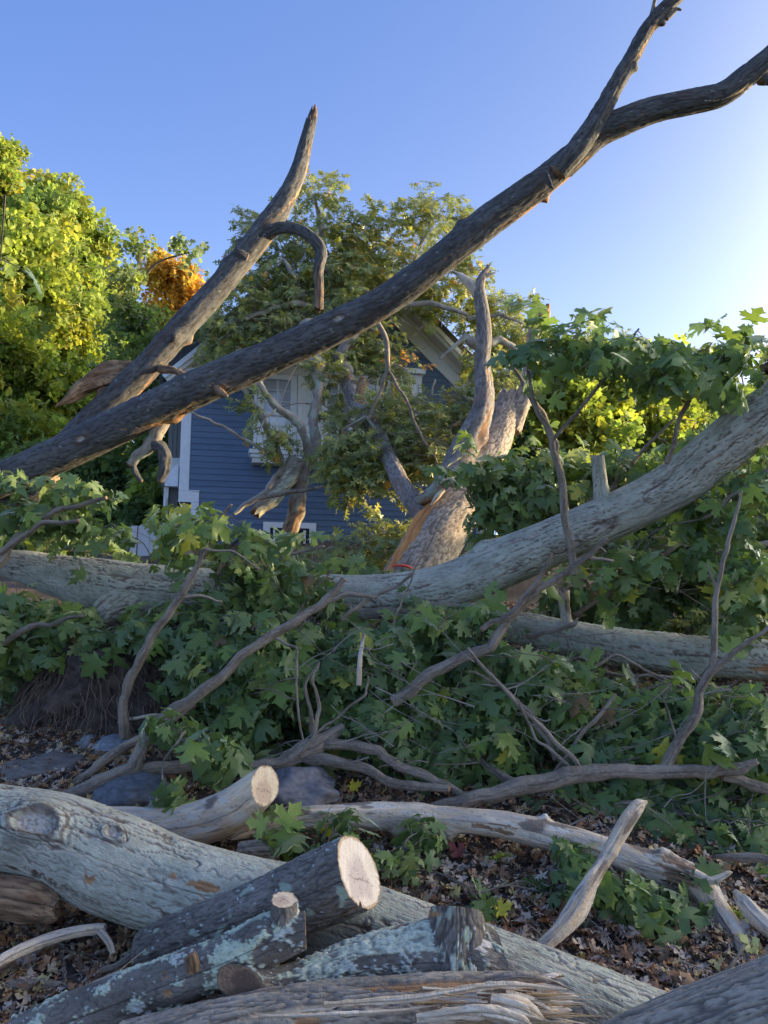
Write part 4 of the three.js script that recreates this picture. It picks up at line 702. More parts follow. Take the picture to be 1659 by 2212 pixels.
  const pts = [[848, 1223], [862, 1221], [878, 1223], [890, 1229], [900, 1238]].map(([x, y], i) => P(x, y, 8.02 - 0.03 * Math.sin(i * 0.8))), g = new THREE.TubeGeometry(new THREE.CatmullRomCurve3(pts), 30, 0.014, 8); part('band', g, std({ color: new THREE.Color().setRGB(0.75, 0.09, 0.05), roughness: 0.5 }), strap);
}
{ // broken oak branch hanging in front of the wall
  const t = thing('hanging_branch', 'forked lichen-grey broken branch hanging down in front of the blue wall', 'branch', P(640, 1110, 11)), k = { bark: 'oaklimb', lump: 0.16 };
  addLimb(t, 'stem', [[622, 1172, 10.9, 15], [632, 1130, 10.9, 17], [641, 1098, 10.95, 18], [646, 1060, 11, 16], [656, 1022, 11, 16], [668, 992, 11, 15], [682, 965, 11.05, 12], [680, 935, 11.1, 11], [676, 915, 11.1, 10], [680, 880, 11.15, 10], [690, 835, 11.2, 10], [686, 790, 11.3, 16], [676, 745, 11.4, 20], [668, 700, 11.5, 20]], { ...k, start: broken('brown', 1.6), patches: [{ s0: -0.1, s1: 0.17, th: 0, w: 1.3, wood: 'brown', rag: 0.7, pit: 0.9 }] });
  addLimb(t, 'fork', [[650, 1040, 10.95, 12], [630, 1022, 10.9, 10], [614, 1012, 10.85, 9], [604, 985, 10.85, 8], [588, 950, 10.8, 8], [566, 905, 10.75, 7], [545, 870, 10.7, 6], [522, 835, 10.7, 5], [505, 815, 10.7, 5]], k);
  addLimb(t, 'fork', [[668, 985, 11, 10], [660, 950, 10.9, 9], [648, 918, 10.85, 9], [625, 898, 10.8, 8], [600, 882, 10.75, 8], [572, 850, 10.7, 7], [558, 820, 10.7, 7], [552, 800, 10.7, 6]], k);
  addLimb(t, 'fork', [[612, 1010, 10.85, 5], [580, 985, 10.7, 4], [540, 955, 10.6, 4], [480, 920, 10.5, 3.5], [430, 900, 10.4, 3], [395, 880, 10.4, 2]], k);
  addLimb(t, 'stub', [[640, 1000, 10.95, 22], [612, 1042, 10.8, 20], [585, 1078, 10.7, 18], [552, 1108, 10.6, 13]], { ...k, start: undefined, end: broken('brown', 1.5), patches: [{ s0: 0.35, s1: 1.0, th: -1.3, w: 0.7, wood: 'orange', rag: 0.8 }, { s0: 0.2, s1: 0.98, th: 0.5, w: 1.0, lichen: true, h: 0.005, fib: 40, rag: 1 }] });
  addLimb(t, 'twig', [[612, 1012, 10.8, 7], [595, 1030, 10.6, 6], [575, 1062, 10.5, 6], [540, 1085, 10.4, 6], [505, 1110, 10.3, 4]], k);
  addLimb(t, 'twig', [[560, 1078, 10.3, 5], [590, 1070, 10.3, 5], [640, 1061, 10.3, 4.5], [682, 1054, 10.3, 3.5]], { bark: 'stem' }); addLimb(t, 'bare_tip', [[680, 1054.3, 10.3, 3.5], [705, 1050, 10.3, 3], [729, 1047, 10.3, 1]], { bark: 'dead', label: 'pale stripped tip' });
}

// ---------------------------------------------------------------- foreground logs
const D = null;
{
  const t = thing('log', 'biggest smooth grey-green log running along the bottom left with a scarred knot', 'log', P(340, 1900, 3.6));
  addLimb(t, 'bark', [[-150, 1762, 3.72, 80], [0, 1786, 3.7, 84], [110, 1812, 3.68, 92], [250, 1868, 3.62, 100], [370, 1912, 3.57, 95], [520, 1950, 3.48, 93], [650, 1975, 3.40, 93], [800, 2018, 3.32, 92], [920, 2058, 3.25, 92], [1060, 2110, 3.15, 96], [1230, 2180, 3.05, 100], [1400, 2250, 2.98, 102], [1600, 2330, 2.9, 104]],
    { bark: 'smooth', res: 1.5, lump: 0.05, start: cut('orange'), end: cut('fresh'), knots: [{ s: 0.165, th: 0.22, a: 0.125, b: 0.055, h: 0.016 }, { s: 0.262, th: 0.55, a: 0.05, b: 0.03, h: 0.008 }], bumps: [{ s: 0.16, th: 0.3, w: 0.16, h: 0.03 }, { s: 0.105, th: -0.1, w: 0.07, h: 0.03 }, { s: 0.6, th: 0.8, w: 0.12, h: 0.012 }],
      patches: [{ s0: 0.072, s1: 0.108, th: -0.05, w: 0.24, wood: 'orange', rag: 1.2, pit: 0.5, rough: 0.02 }, { s0: 0.395, s1: 0.43, th: 0.15, w: 0.10, wood: 'orange', rag: 1.6, pit: 0.9, h: -0.001, rough: 0.003 }, { s0: 0.36, s1: 0.37, th: 0.2, w: 0.13, wood: 'orange', rag: 1.4, h: -0.001, rough: 0.003 }, { s0: 0.255, s1: 0.268, th: -0.4, w: 0.1, wood: 'orange', rag: 1.3, h: -0.001, rough: 0.003 }, { s0: 0.42, s1: 0.47, th: -0.25, w: 0.16, wood: 'orange', rag: 1.6, pit: 0.9, h: -0.001, rough: 0.003 }] });
}
{
  const t = thing('log', 'dark sawn log lying across the big smooth log, oval pale cut facing right', 'log', P(550, 1985, 3.2));
  addLimb(t, 'bark', [[318, 2062, 3.40, 50], [360, 2047, 3.37, 59], [480, 2003, 3.30, 64], [600, 1956, 3.22, 70], [700, 1917, 3.14, 78], [776, 1883, 3.08, 79]], { bark: 'dark', res: 1.4, lump: 0.05, start: { type: 'round', wood: 'grey' }, end: cut('pale'), patches: [{ s0: 0.55, s1: 1.02, th: -0.95, w: 0.05, wood: 'orange', rag: 0.8, h: -0.02 }, { s0: 0.35, s1: 0.62, th: -1.15, w: 0.05, wood: 'brown', rag: 1 }], bumps: [{ s: 0.55, th: 0.25, w: 0.06, h: 0.01 }] });
}
{
  const t = thing('log', 'mossy-looking lichen-spotted log with a short sawn stub, bottom left', 'log', P(400, 2100, 2.95));
  addLimb(t, 'bark', [[40, 2245, 2.95, 50], [140, 2208, 2.95, 55], [260, 2164, 2.94, 55], [380, 2118, 2.92, 53], [480, 2080, 2.90, 52], [580, 2036, 2.88, 48], [660, 2008, 2.86, 38]], { bark: 'lichen', lich: 0.0, res: 1.4, lump: 0.06, start: cut('brown'), end: cut('brown', 1, 0.05, -0.1), bumps: [{ s: 0.87, th: 0.9, w: 0.07, h: 0.02 }], patches: [{ s0: 0.53, s1: 0.56, th: -0.2, w: 0.35, wood: 'orange', rag: 1.5, pit: 0.9 }] });
  addLimb(t, 'stub', [[612, 2020, 2.88, 40], [614, 1985, 2.86, 31], [613, 1944, 2.85, 27]], { bark: 'lichen', lich: -0.02, res: 1.4, end: cut('fresh', 0.06, 1, 0.28) });
  addLimb(t, 'stub', [[418, 2092, 2.82, 16], [413, 2068, 2.80, 13], [410, 2062, 2.80, 12]], { bark: 'rot', end: cut('orange') });
}
{
  const t = thing('log', 'crooked log thickly crusted with blue-green lichen and a humped stub', 'log', P(860, 2090, 2.88));
  addLimb(t, 'bark', [[519, 2128, 2.78, 38], [600, 2132, 2.84, 39], [700, 2112, 2.88, 50], [800, 2090, 2.89, 62], [900, 2080, 2.9, 78], [980, 2076, 2.9, 88], [1040, 2076, 2.88, 80], [1085, 2080, 2.86, 60]], { bark: 'lichen', lich: -0.05, res: 1.4, lump: 0.1, start: cut('brown', -0.25, 0.05, 1), end: cut('grey', 1, 0.15, -0.1), patches: [{ s0: 0.18, s1: 0.78, th: 0.75, w: 0.55, lichen: true, rag: 1.5, h: 0.005, rough: 0.006, fib: 70, pit: 0.7 }, { s0: 0.2, s1: 0.5, th: 0.1, w: 0.3, lichen: true, rag: 1.6, h: 0.004, rough: 0.006, fib: 70, pit: 0.7 }, { s0: 0.86, s1: 0.95, th: 0.5, w: 0.35, wood: 'pale', rag: 1.7, pit: 0.1, h: 0.001, rough: 0.002 }] });
  addLimb(t, 'stub', [[985, 2082, 2.9, 100], [985, 2045, 2.9, 84], [986, 2014, 2.9, 72], [986, 1988, 2.9, 62], [985, 1964, 2.9, 55]], { bark: 'dark', res: 1.4, lump: 0.12, end: cut('grey', 0.1, 1, -0.45), patches: [{ s0: 0.84, s1: 0.9, th: 1.0, w: 0.5, wood: 'orange', rag: 1.7, h: -0.001, rough: 0.003 }, { s0: 0.1, s1: 0.5, th: 0.7, w: 0.7, lichen: true, rag: 1.7, h: 0.004, rough: 0.005, fib: 70, pit: 0.7 }] });
  addLimb(t, 'wedge', [[1069, 2128, 2.77, 14], [1071, 2095, 2.77, 13], [1076, 2066, 2.78, 4]], { bark: 'rot', lump: 0.15 });
}
{
  const t = thing('split_log', 'shattered log along the bottom edge with pale splintered wood', 'log', P(800, 2240, 2.65));
  addLimb(t, 'bark', [[270, 2320, 2.7, 98], [500, 2268, 2.68, 102], [750, 2238, 2.66, 103], [1000, 2222, 2.64, 102], [1160, 2216, 2.62, 96]], { bark: 'rough', res: 1.4, lump: 0.08, start: cut('fresh'), end: broken('pale', 1.5), patches: [{ s0: 0.30, s1: 0.64, th: 0.62, w: 0.09, wood: 'fresh', rag: 0.9, h: -0.018, fib: 4, pit: 0.5 }, { s0: 0.6, s1: 1.1, th: 0.98, w: 0.13, wood: 'orange', rag: 0.8, h: -0.015, fib: 4, pit: 0.4 }, { s0: 0.74, s1: 1.2, th: 0.42, w: 0.36, wood: 'pale', rag: 0.9, h: -0.03, rough: 0.014, fib: 4, pit: 0.3 }, { s0: 0.45, s1: 0.5, th: 0.35, w: 0.15, wood: 'orange', rag: 1.2 }] });
  for (const [p, b] of [[[[700, 2170, 2.52, 6], [900, 2155, 2.5, 8], [1080, 2128, 2.5, 8], [1225, 2138, 2.5, 2]], 'fresh'], [[[560, 2196, 2.5, 3], [700, 2192, 2.48, 5], [850, 2184, 2.48, 4], [960, 2170, 2.5, 2]], 'fresh'], [[[1090, 2150, 2.5, 12], [1150, 2165, 2.5, 10], [1212, 2196, 2.5, 2]], 'fresh'], [[[1060, 2160, 2.48, 14], [1130, 2180, 2.46, 18], [1180, 2205, 2.48, 3]], 'fresh'], [[[1050, 2120, 2.55, 10], [1130, 2110, 2.55, 12], [1195, 2122, 2.55, 5], [1240, 2140, 2.55, 1]], 'rough'], [[[900, 2200, 2.45, 8], [1040, 2185, 2.44, 16], [1120, 2200, 2.44, 14], [1150, 2215, 2.44, 3]], 'fresh']]) addLimb(t, 'splinter', p, { bark: b, lump: 0.35, res: 1.5 });
  const tw = new Twigs();
  for (let n = 0; n < 48; n++) {
    const f = rnd(), x = 930 + 270 * Math.pow(f, 0.6), a = P(x, 2128 + 78 * rnd() + (x > 1150 ? 12 : 0), 2.50 + gauss() * 0.02), L = rr(0.05, 0.22), d = new V3(1, gauss() * 0.10 - 0.05, gauss() * 0.14 + 0.02).normalize(), b = a.clone().addScaledVector(d, L), w = rr(0.003, 0.009), k = rr(0.8, 1.1);
    tw.tube([a.clone().addScaledVector(d, -L * 0.6), a, b], w, 0.0006, pick([[0.82 * k, 0.66 * k, 0.47 * k], [0.74 * k, 0.55 * k, 0.36 * k], [0.60 * k, 0.38 * k, 0.19 * k]]), 3, 3);
  }
  part('splinters', tw.geo(), M.wood, t).userData.kind = 'stuff';
}
{ const t = thing('log', 'thick rough brown log rising out of the bottom right corner', 'log', P(1600, 2280, 2.3)); addLimb(t, 'bark', [[1200, 2440, 2.45, 135], [1400, 2352, 2.38, 142], [1560, 2288, 2.32, 146], [1760, 2215, 2.25, 150]], { bark: 'rough', res: 1.4, lump: 0.05, start: cut('fresh'), end: cut('fresh') }); }
{
  const t = thing('dead_log', 'short pale barkless log with a bright sawn end, behind the big log', 'log', P(430, 1784, 4.2));
  addLimb(t, 'wood', [[170, 1785, 4.32, 40], [260, 1786, 4.28, 44], [350, 1790, 4.24, 45], [440, 1776, 4.18, 46], [510, 1745, 4.1, 45], [552, 1713, 4.03, 42], [572, 1697, 4.0, 39]], { bark: 'dead', res: 1.5, lump: 0.06, start: broken('grey', 0.6), end: cut('fresh', 0.72, 0.25, 0.65), patches: [{ s0: 0.84, s1: 1.05, th: 0.95, w: 0.75, wood: 'fresh', rag: 0.25, h: -0.004, pit: 0.1, rough: 0.002 }] });
}
{
  const t = thing('dead_branch', 'long pale barkless limb that arches and drops at the right edge', 'branch', P(900, 1765, 4.25));
  addLimb(t, 'wood', [[505, 1803, 4.22, 8], [560, 1790, 4.24, 23], [640, 1772, 4.26, 25], [720, 1765, 4.28, 26], [800, 1763, 4.3, 28], [900, 1766, 4.28, 31], [1000, 1772, 4.22, 27], [1100, 1785, 4.15, 28], [1200, 1808, 4.08, 31], [1300, 1840, 4.0, 31], [1400, 1873, 3.92, 34], [1470, 1893, 3.85, 35], [1512, 1914, 3.8, 33], [1545, 1960, 3.72, 28], [1590, 2030, 3.58, 28], [1640, 2110, 3.42, 29], [1690, 2190, 3.3, 30]], { bark: 'dead', res: 1.5, lump: 0.1, start: broken('pale', 2), end: cut('fresh'), bumps: [{ s: 0.29, th: -1.5, w: 0.03, h: 0.03 }, { s: 0.385, th: -1.6, w: 0.035, h: 0.035 }, { s: 0.545, th: 1.4, w: 0.025, h: 0.03 }, { s: 0.74, th: 1.2, w: 0.04, h: 0.03 }, { s: 0.36, th: 1.5, w: 0.06, h: -0.01 }], patches: [{ s0: 0.735, s1: 0.80, th: 0.4, w: 1.0, wood: 'brown', rag: 1.4, pit: 0.9, rough: 0.015 }, { s0: 0.43, s1: 0.50, th: -0.3, w: 0.25, wood: 'brown', rag: 1.5, pit: 0.9, h: -0.001 }] });
  for (const p of [[[560, 1800, 4.2, 8], [525, 1808, 4.18, 7], [498, 1814, 4.16, 1]], [[585, 1770, 4.22, 6], [600, 1755, 4.22, 4], [622, 1742, 4.22, 1]], [[570, 1775, 4.24, 7], [585, 1758, 4.24, 4], [597, 1748, 4.24, 1]], [[1500, 1885, 3.75, 7], [1535, 1902, 3.72, 9], [1575, 1886, 3.7, 5], [1582, 1884, 3.7, 1]]]) addLimb(t, 'splinter', p, { bark: 'dead', lump: 0.3 });
}
{ const t = thing('dead_stick', 'weathered grey stick leaning across the long pale limb', 'stick', P(1290, 1890, 3.6)); addLimb(t, 'wood', [[1397, 1732, 3.76, 3], [1380, 1740, 3.75, 13], [1355, 1775, 3.72, 17], [1330, 1820, 3.68, 17], [1303, 1865, 3.62, 14], [1278, 1905, 3.56, 16], [1250, 1955, 3.50, 22], [1222, 1995, 3.45, 19], [1195, 2025, 3.42, 17], [1160, 2056, 3.40, 14]], { bark: 'dead', lump: 0.18, res: 1.4, start: broken('fresh', 1.4), end: broken('grey', 1), bumps: [{ s: 0.36, th: 0.6, w: 0.03, h: 0.012 }, { s: 0.15, th: -0.6, w: 0.02, h: 0.01 }] }); }
{ const t = thing('dead_stick', 'pale curved stick lying on the litter at the left edge', 'stick', P(100, 2035, 3.4)); addLimb(t, 'wood', [[-30, 2098, 3.25, 13], [30, 2060, 3.32, 13], [90, 2034, 3.38, 13], [150, 2016, 3.42, 12], [210, 2006, 3.46, 11], [228, 2004, 3.46, 8]], { bark: 'dead', res: 1.4, lump: 0.12, end: broken('grey', 0.8) }); addLimb(t, 'fork', [[215, 2010, 3.45, 8], [235, 2035, 3.42, 8], [245, 2062, 3.38, 6]], { bark: 'dead' }); }
{ const t = thing('rotten_log', 'brown rotting log piece tucked under the big smooth log', 'log', P(60, 1940, 3.55)); addLimb(t, 'wood', [[-120, 1925, 3.6, 40], [0, 1936, 3.52, 42], [80, 1950, 3.5, 40], [125, 1960, 3.5, 30]], { bark: 'rot', lump: 0.2, end: broken('brown', 0.6), start: cut('brown') }); }
{ const t = thing('dead_branch', 'pale jagged broken branch end at the right edge, tip pointing up', 'branch', P(1620, 1960, 3.6)); addLimb(t, 'wood', [[1590, 1928, 3.65, 6], [1602, 1945, 3.64, 15], [1625, 1972, 3.6, 18], [1660, 2005, 3.55, 20], [1720, 2050, 3.5, 22]], { bark: 'dead', lump: 0.25, start: broken('pale', 2), end: cut('fresh') }); }
{ const t = thing('branch', 'thin brown pointed branch poking in from the right edge', 'branch', P(1600, 1850, 4)); addLimb(t, 'wood', [[1536, 1851, 4.05, 2], [1570, 1852, 4.02, 8], [1620, 1853, 3.98, 10], [1700, 1862, 3.9, 12]], { bark: 'stem', lump: 0.15 }); }
{ const t = thing('log', 'short dark log half hidden behind the dark sawn log', 'log', P(570, 1838, 3.95)); addLimb(t, 'bark', [[520, 1842, 4.0, 22], [560, 1838, 3.98, 24], [605, 1836, 3.98, 22]], { bark: 'rough', end: cut('brown'), start: cut('brown') }); }
{ const t = thing('log', 'flat-topped grey log tip between the lichen log and the litter', 'log', P(260, 2130, 3.15)); addLimb(t, 'bark', [[205, 2150, 3.1, 26], [270, 2125, 3.15, 30], [340, 2110, 3.2, 32]], { bark: 'rough', start: broken('fresh', 1), end: cut('brown') }); }
// loose sticks on the litter, each its own
[['dark forked stick on the litter at the lower left edge', [[-20, 2140, D, 11], [60, 2128, D, 12], [120, 2130, D, 11], [190, 2142, D, 9]], 'stem'],
 ['dark bent stick left of the dark sawn log', [[325, 1985, 3.55, 7], [318, 2020, 3.5, 8], [300, 2055, 3.42, 9], [255, 2085, 3.36, 8], [215, 2100, 3.32, 6]], 'stem'],
 ['thin dark stick standing in the lower left litter', [[128, 2015, D, 5], [136, 2080, D, 6], [142, 2130, D, 5]], 'stem'],
 ['thin grey stick slanting through the left litter', [[0, 1995, D, 4], [70, 2018, D, 5], [140, 2045, D, 4]], 'stem'],
 ['pale broken stick on the litter below the long pale limb', [[1320, 2080, D, 7], [1326, 2105, D, 8], [1332, 2130, D, 6]], 'dead'],
 ['short dark curved stick on the litter at right', [[1385, 2122, D, 7], [1405, 2108, D, 7], [1413, 2085, D, 4], [1416, 2065, D, 2]], 'stem'],
 ['short white stick on the litter beside the lichen hump', [[1110, 2008, D, 3], [1140, 2006, D, 4], [1168, 2012, D, 3]], 'dead'],
 ['dark thin stick crossing the foot of the long pale limb', [[1430, 2190, 3.1, 3], [1520, 2140, 3.15, 4], [1580, 2085, 3.2, 4], [1608, 2040, 3.25, 3]], 'stem'],
 ['thin pale straw-coloured stalk at the lower left', [[190, 2150, 3.0, 1.5], [260, 2095, 3.05, 1.5], [315, 2050, 3.1, 1.2]], 'dead'],
 ['slim stick lying on the litter below the leafy sprig', [[1405, 1995, D, 3], [1450, 2010, D, 3], [1540, 2018, D, 2]], 'stem'],
 ['short twiggy stick on the litter behind the dark log end', [[850, 1905, D, 2], [885, 1890, D, 3], [930, 1872, D, 2]], 'stem'],
 ['dark half-buried stick at the lower left litter corner', [[60, 1985, D, 5], [100, 2000, D, 5], [150, 2022, D, 4]], 'stem']].forEach(([label, path, bark]) => {
  const p = path.map(([x, y, d, r]) => [x, y, d ?? onGround(x, y) - r * 0.002, r]), t = thing('stick', label, 'stick', P(p[0][0], p[0][1], p[0][2])); addLimb(t, 'wood', p, { bark, lump: 0.15 });
});

// ---------------------------------------------------------------- leaf litter on the ground
{
  seedState = 4242;
  const tones = [[0.16, 0.10, 0.065], [0.23, 0.15, 0.095], [0.30, 0.22, 0.15], [0.11, 0.065, 0.04], [0.36, 0.28, 0.20], [0.20, 0.16, 0.135], [0.27, 0.13, 0.06], [0.07, 0.045, 0.03]], N = 42000, per = fallenGeos.map(() => []);
  for (let i = 0; i < N; i++) {
    const z = -(2.2 + 7 * Math.pow(rnd(), 1.5)), x = rr(-0.62, 0.62) * -z * 1.0 + gauss() * 0.2, y = ground(x, z) + rr(0.003, 0.035), n = new V3(gauss() * 0.55, 1, gauss() * 0.55 + 0.15).normalize(), a = rnd() * 6.28, d = new V3(cos(a), 0, sin(a));
    per[Math.floor(rnd() * per.length)].push([leafMatrix(new V3(x, y, z), d, n, rr(0.026, 0.066)), pick(tones)]);
  }
  const litter = thing('leaf_litter', 'brown dry leaves covering the ground between the logs', 'leaf litter', new V3(0, 0, 0)); litter.userData.kind = 'stuff';
  fallenGeos.forEach((g, k) => { const im = new THREE.InstancedMesh(g, dryMat, per[k].length), c = new THREE.Color(); per[k].forEach(([m, t], i) => { const b = rr(0.7, 1.35); im.setMatrixAt(i, m); im.setColorAt(i, c.setRGB(Math.min(0.62, t[0] * b * 3.3), Math.min(0.48, t[1] * b * 2.8), Math.min(0.38, t[2] * b * 2.3))); }); im.name = 'dry_leaves'; im.userData.kind = 'stuff'; im.receiveShadow = im.castShadow = true; litter.add(im); });
  const tw = new Twigs();
  for (let i = 0; i < 900; i++) { const z = -rr(2.4, 6.2), x = rr(-0.6, 0.6) * -z, a = rnd() * 6.28, L = rr(0.04, 0.22), p = new V3(x, ground(x, z) + 0.025, z), q = p.clone().add(new V3(cos(a) * L, 0, sin(a) * L)); q.y = ground(q.x, q.z) + rr(0.02, 0.05); tw.tube([p, p.clone().lerp(q, 0.5).add(new V3(gauss() * 0.01, 0.01, gauss() * 0.01)), q], rr(0.0015, 0.004), 0.001, pick([TW, TWG, [0.34, 0.28, 0.22], [0.08, 0.055, 0.04]]), 4, 4); }
  part('twig_litter', tw.geo(), M.wood, litter).userData.kind = 'stuff';
  // the few leaves that stand out
  [['yellow leaf on the brown litter right of the lichen hump', 1072, 1988, 0.6, 2], ['curled yellow leaf on the brown litter under the long pale limb', 1434, 2024, 0.55, 0], ['pale yellow leaf beside the foot of the long pale limb', 1640, 2075, -4, 2], ['small yellow leaf on dark ground right of the rough grey rock', 755, 1718, 0.5, 2], ['red-brown oak leaf lying by the big log at right', 1105, 2030, -1, 1], ['red maple leaf on the litter behind the dark sawn log', 1000, 1862, -2, 2], ['pale tan leaf on the litter beyond the dead stick', 1155, 1920, -3, 0], ['yellow-green leaf on the litter above the lichen hump', 1075, 1870, 0.3, 2]].forEach(([label, x, y, tone, gi], i) => {
    const d = onGround(x, y), p = P(x, y, d), o = thing('fallen_leaf', label, 'leaf', p), c = tone === -1 ? [0.32, 0.11, 0.045] : tone === -2 ? [0.22, 0.045, 0.035] : tone === -3 ? [0.60, 0.48, 0.34] : tone === -4 ? [0.42, 0.40, 0.14] : tone === 0.3 ? [0.40, 0.44, 0.06] : [0.85, 0.58, 0.05];
    const m = new THREE.Mesh(fallenGeos[gi], std({ color: new THREE.Color().setRGB(...c.map((v) => Math.min(1, v * 1.3))), roughness: 0.7, map: mapleVein })); m.name = 'blade'; m.castShadow = m.receiveShadow = true; o.add(m);
    leafMatrix(new V3(0, 0.045, 0), new V3(cos(i * 2), 0.1, sin(i * 2)), new V3(gauss() * 0.2, 1, 0.5), tone > 0.7 ? 0.11 : 0.085).decompose(m.position, m.quaternion, m.scale);
  });
}

// ---------------------------------------------------------------- standing trees behind
seedState = 991;
const foot = (x, y, d) => { const p = P(x, y, d); p.y = ground(p.x, p.z) - 0.1; return p; };
const YG = [[0.38, 0.43, 0.045], [0.32, 0.40, 0.045], [0.42, 0.42, 0.045], [0.26, 0.35, 0.05]], MG = [[0.27, 0.36, 0.06], [0.20, 0.29, 0.06], [0.35, 0.42, 0.06]], DG = [[0.15, 0.235, 0.07], [0.12, 0.20, 0.065], [0.20, 0.28, 0.065]], YO = [[0.58, 0.52, 0.05], [0.55, 0.44, 0.045], [0.46, 0.47, 0.05]], OR = [[0.75, 0.46, 0.05], [0.72, 0.38, 0.045], [0.68, 0.50, 0.07]], BG = [[0.25, 0.32, 0.12], [0.20, 0.27, 0.115], [0.36, 0.40, 0.11]];
tree('tall_tree', 'tall yellow-green tree at the far left edge, topmost of the left trees', 'tree', null, { foot: foot(-20, 1150, 22), r: 0.22, tones: [...YG, ...YG, ...YO], lobes: [[8, 350, 22, 32, 55, 1.0, 90], [-10, 430, 22, 62, 70, 1.4, 150], [20, 430, 21.8, 20, 40, 0.6, 40], [-20, 560, 22, 70, 90, 1.6, 150]], leaf: 1.05 });
tree('maple_tree', 'broad rounded maple turning yellow-green, standing at left', 'tree', null, { foot: foot(90, 1150, 19), r: 0.25, tones: [...YG, ...MG], per: 7, lobes: [[145, 455, 19.5, 60, 62, 1.0, 130], [95, 480, 18, 60, 60, 1.0, 110], [185, 560, 20.5, 68, 95, 1.3, 240], [60, 580, 17.2, 95, 110, 1.6, 300], [215, 640, 21.2, 50, 80, 1.0, 150], [110, 700, 18.2, 140, 110, 1.8, 380], [215, 760, 21, 70, 90, 1.2, 160], [20, 760, 16.6, 90, 120, 1.6, 230], [110, 860, 18, 150, 100, 1.6, 280], [40, 960, 16.8, 120, 90, 1.4, 190], [230, 900, 20.5, 80, 80, 1.2, 120]] });
tree('orange_tree', 'small orange autumn tree glowing between the maple and the house', 'tree', null, { foot: foot(380, 1150, 16), r: 0.12, tones: OR, leaf: 0.65, clump: 0.2, lobes: [[352, 590, 16, 42, 42, 0.5, 90], [398, 612, 16, 42, 40, 0.5, 90], [372, 680, 16, 60, 45, 0.6, 80], [440, 640, 16, 24, 22, 0.3, 25]] });
tree('slender_tree', 'slender pale-leaved tree with wispy top in front of the orange tree', 'tree', null, { foot: foot(330, 1150, 17), r: 0.1, tones: [...BG, ...MG], leaf: 0.75, clump: 0.34, per: 4, lobes: [[300, 535, 15, 22, 24, 0.3, 9], [285, 610, 15, 36, 40, 0.4, 18], [408, 545, 15, 20, 24, 0.3, 9], [295, 660, 15, 36, 36, 0.4, 22], [300, 710, 15, 60, 55, 0.6, 75], [365, 775, 14.8, 80, 60, 0.7, 150], [290, 840, 14.7, 90, 80, 0.7, 120], [440, 740, 14.6, 50, 40, 0.4, 45]] });
tree('shrub', 'dark green shrubs under the leaning trunk left of the house', 'shrub', null, { foot: foot(230, 1180, 15), r: 0.06, tones: [...MG, ...DG], lobes: [[60, 1060, 15, 110, 80, 0.9, 130], [220, 1040, 15, 90, 110, 0.9, 130], [320, 1080, 14.6, 48, 90, 0.6, 80], [340, 980, 15.2, 40, 60, 0.5, 50], [150, 1150, 14, 160, 60, 0.8, 140]] });
tree('shrub', 'yellow-green bush far behind the picket fence', 'shrub', null, { foot: foot(330, 1180, 21), r: 0.06, tones: [...YG, ...MG], lobes: [[330, 1080, 21, 60, 60, 0.8, 110], [250, 1000, 21, 60, 60, 0.8, 80], [120, 960, 21.5, 100, 60, 0.8, 80]] });
tree('maple_tree', 'yellow-green backlit tree right of the oak trunk', 'tree', null, { foot: foot(1330, 1100, 12.4), r: 0.13, tones: [...YG, ...MG], leaf: 0.85, lobes: [[1225, 850, 10.9, 50, 60, 0.3, 80], [1290, 845, 11.6, 55, 70, 0.35, 110], [1365, 840, 12.4, 55, 65, 0.35, 110], [1430, 800, 13.3, 45, 55, 0.35, 80], [1490, 850, 14.0, 50, 60, 0.4, 100], [1250, 930, 11.2, 80, 45, 0.3, 90], [1400, 945, 12.8, 110, 45, 0.4, 120]] });
tree('maple_tree', 'green maple crown behind the swept trunk at the right edge', 'tree', null, { foot: foot(1600, 1120, 15.6), r: 0.15, tones: MG, lobes: [[1570, 890, 15.6, 60, 45, 0.6, 90], [1630, 900, 15.8, 60, 60, 0.6, 110], [1540, 960, 15.4, 80, 50, 0.6, 100], [1640, 1020, 15.4, 90, 80, 0.7, 130]] });
tree('distant_tree', 'reddish tree top showing at the right edge above the leaves', 'tree', null, { foot: foot(1690, 1000, 24), r: 0.16, tones: [[0.22, 0.17, 0.06], [0.26, 0.14, 0.06]], lobes: [[1672, 800, 24, 30, 45, 0.8, 70], [1700, 860, 24, 40, 50, 0.8, 60]] });
tree('dark_tree', 'dark leafy tree behind the house and the oak trunk', 'tree', null, { foot: foot(1160, 1150, 17), r: 0.15, tones: DG, lobes: [[1150, 960, 17, 90, 110, 1.0, 220], [1080, 900, 17.5, 70, 80, 0.8, 130], [1260, 1020, 16.5, 120, 90, 1.0, 220], [1420, 1060, 16, 150, 80, 1.0, 240], [1600, 1080, 15.5, 120, 80, 1.0, 200], [1400, 1140, 13.5, 180, 45, 0.6, 200], [1200, 1150, 13.5, 120, 45, 0.6, 140]] });
// trees to the right, out of the picture, that keep the evening sun off the logs
for (const [x, d, h, n, label] of [[19, 8, 4.6, 260, 'nearest tree on the right, out of view'], [21, 11, 4.6, 260, 'second tree on the right, out of view'], [20, 14, 4.2, 260, 'third tree on the right, out of view'], [23, 17, 3.4, 240, 'farthest tree on the right, out of view'], [17, 5, 4.6, 240, 'tree on the right beside the viewer, out of view']]) {
  const f = new V3(x, 0, -d); f.y = ground(x, -d) - 0.1; const top = 5.9 - f.y - (d > 10 ? 0.8 : 0) - (d > 15 ? 0.8 : 0);
  tree('side_tree', label, 'tree', null, { world: true, foot: f, r: 0.2, tones: DG, leaf: 2.2, clump: 0.5, lobes: [[x, f.y + top * 0.3, d, 2.3, top * 0.33, 2.2, n], [x, f.y + top * 0.68, d, 2.0, top * 0.3, 2.0, n]] });
}

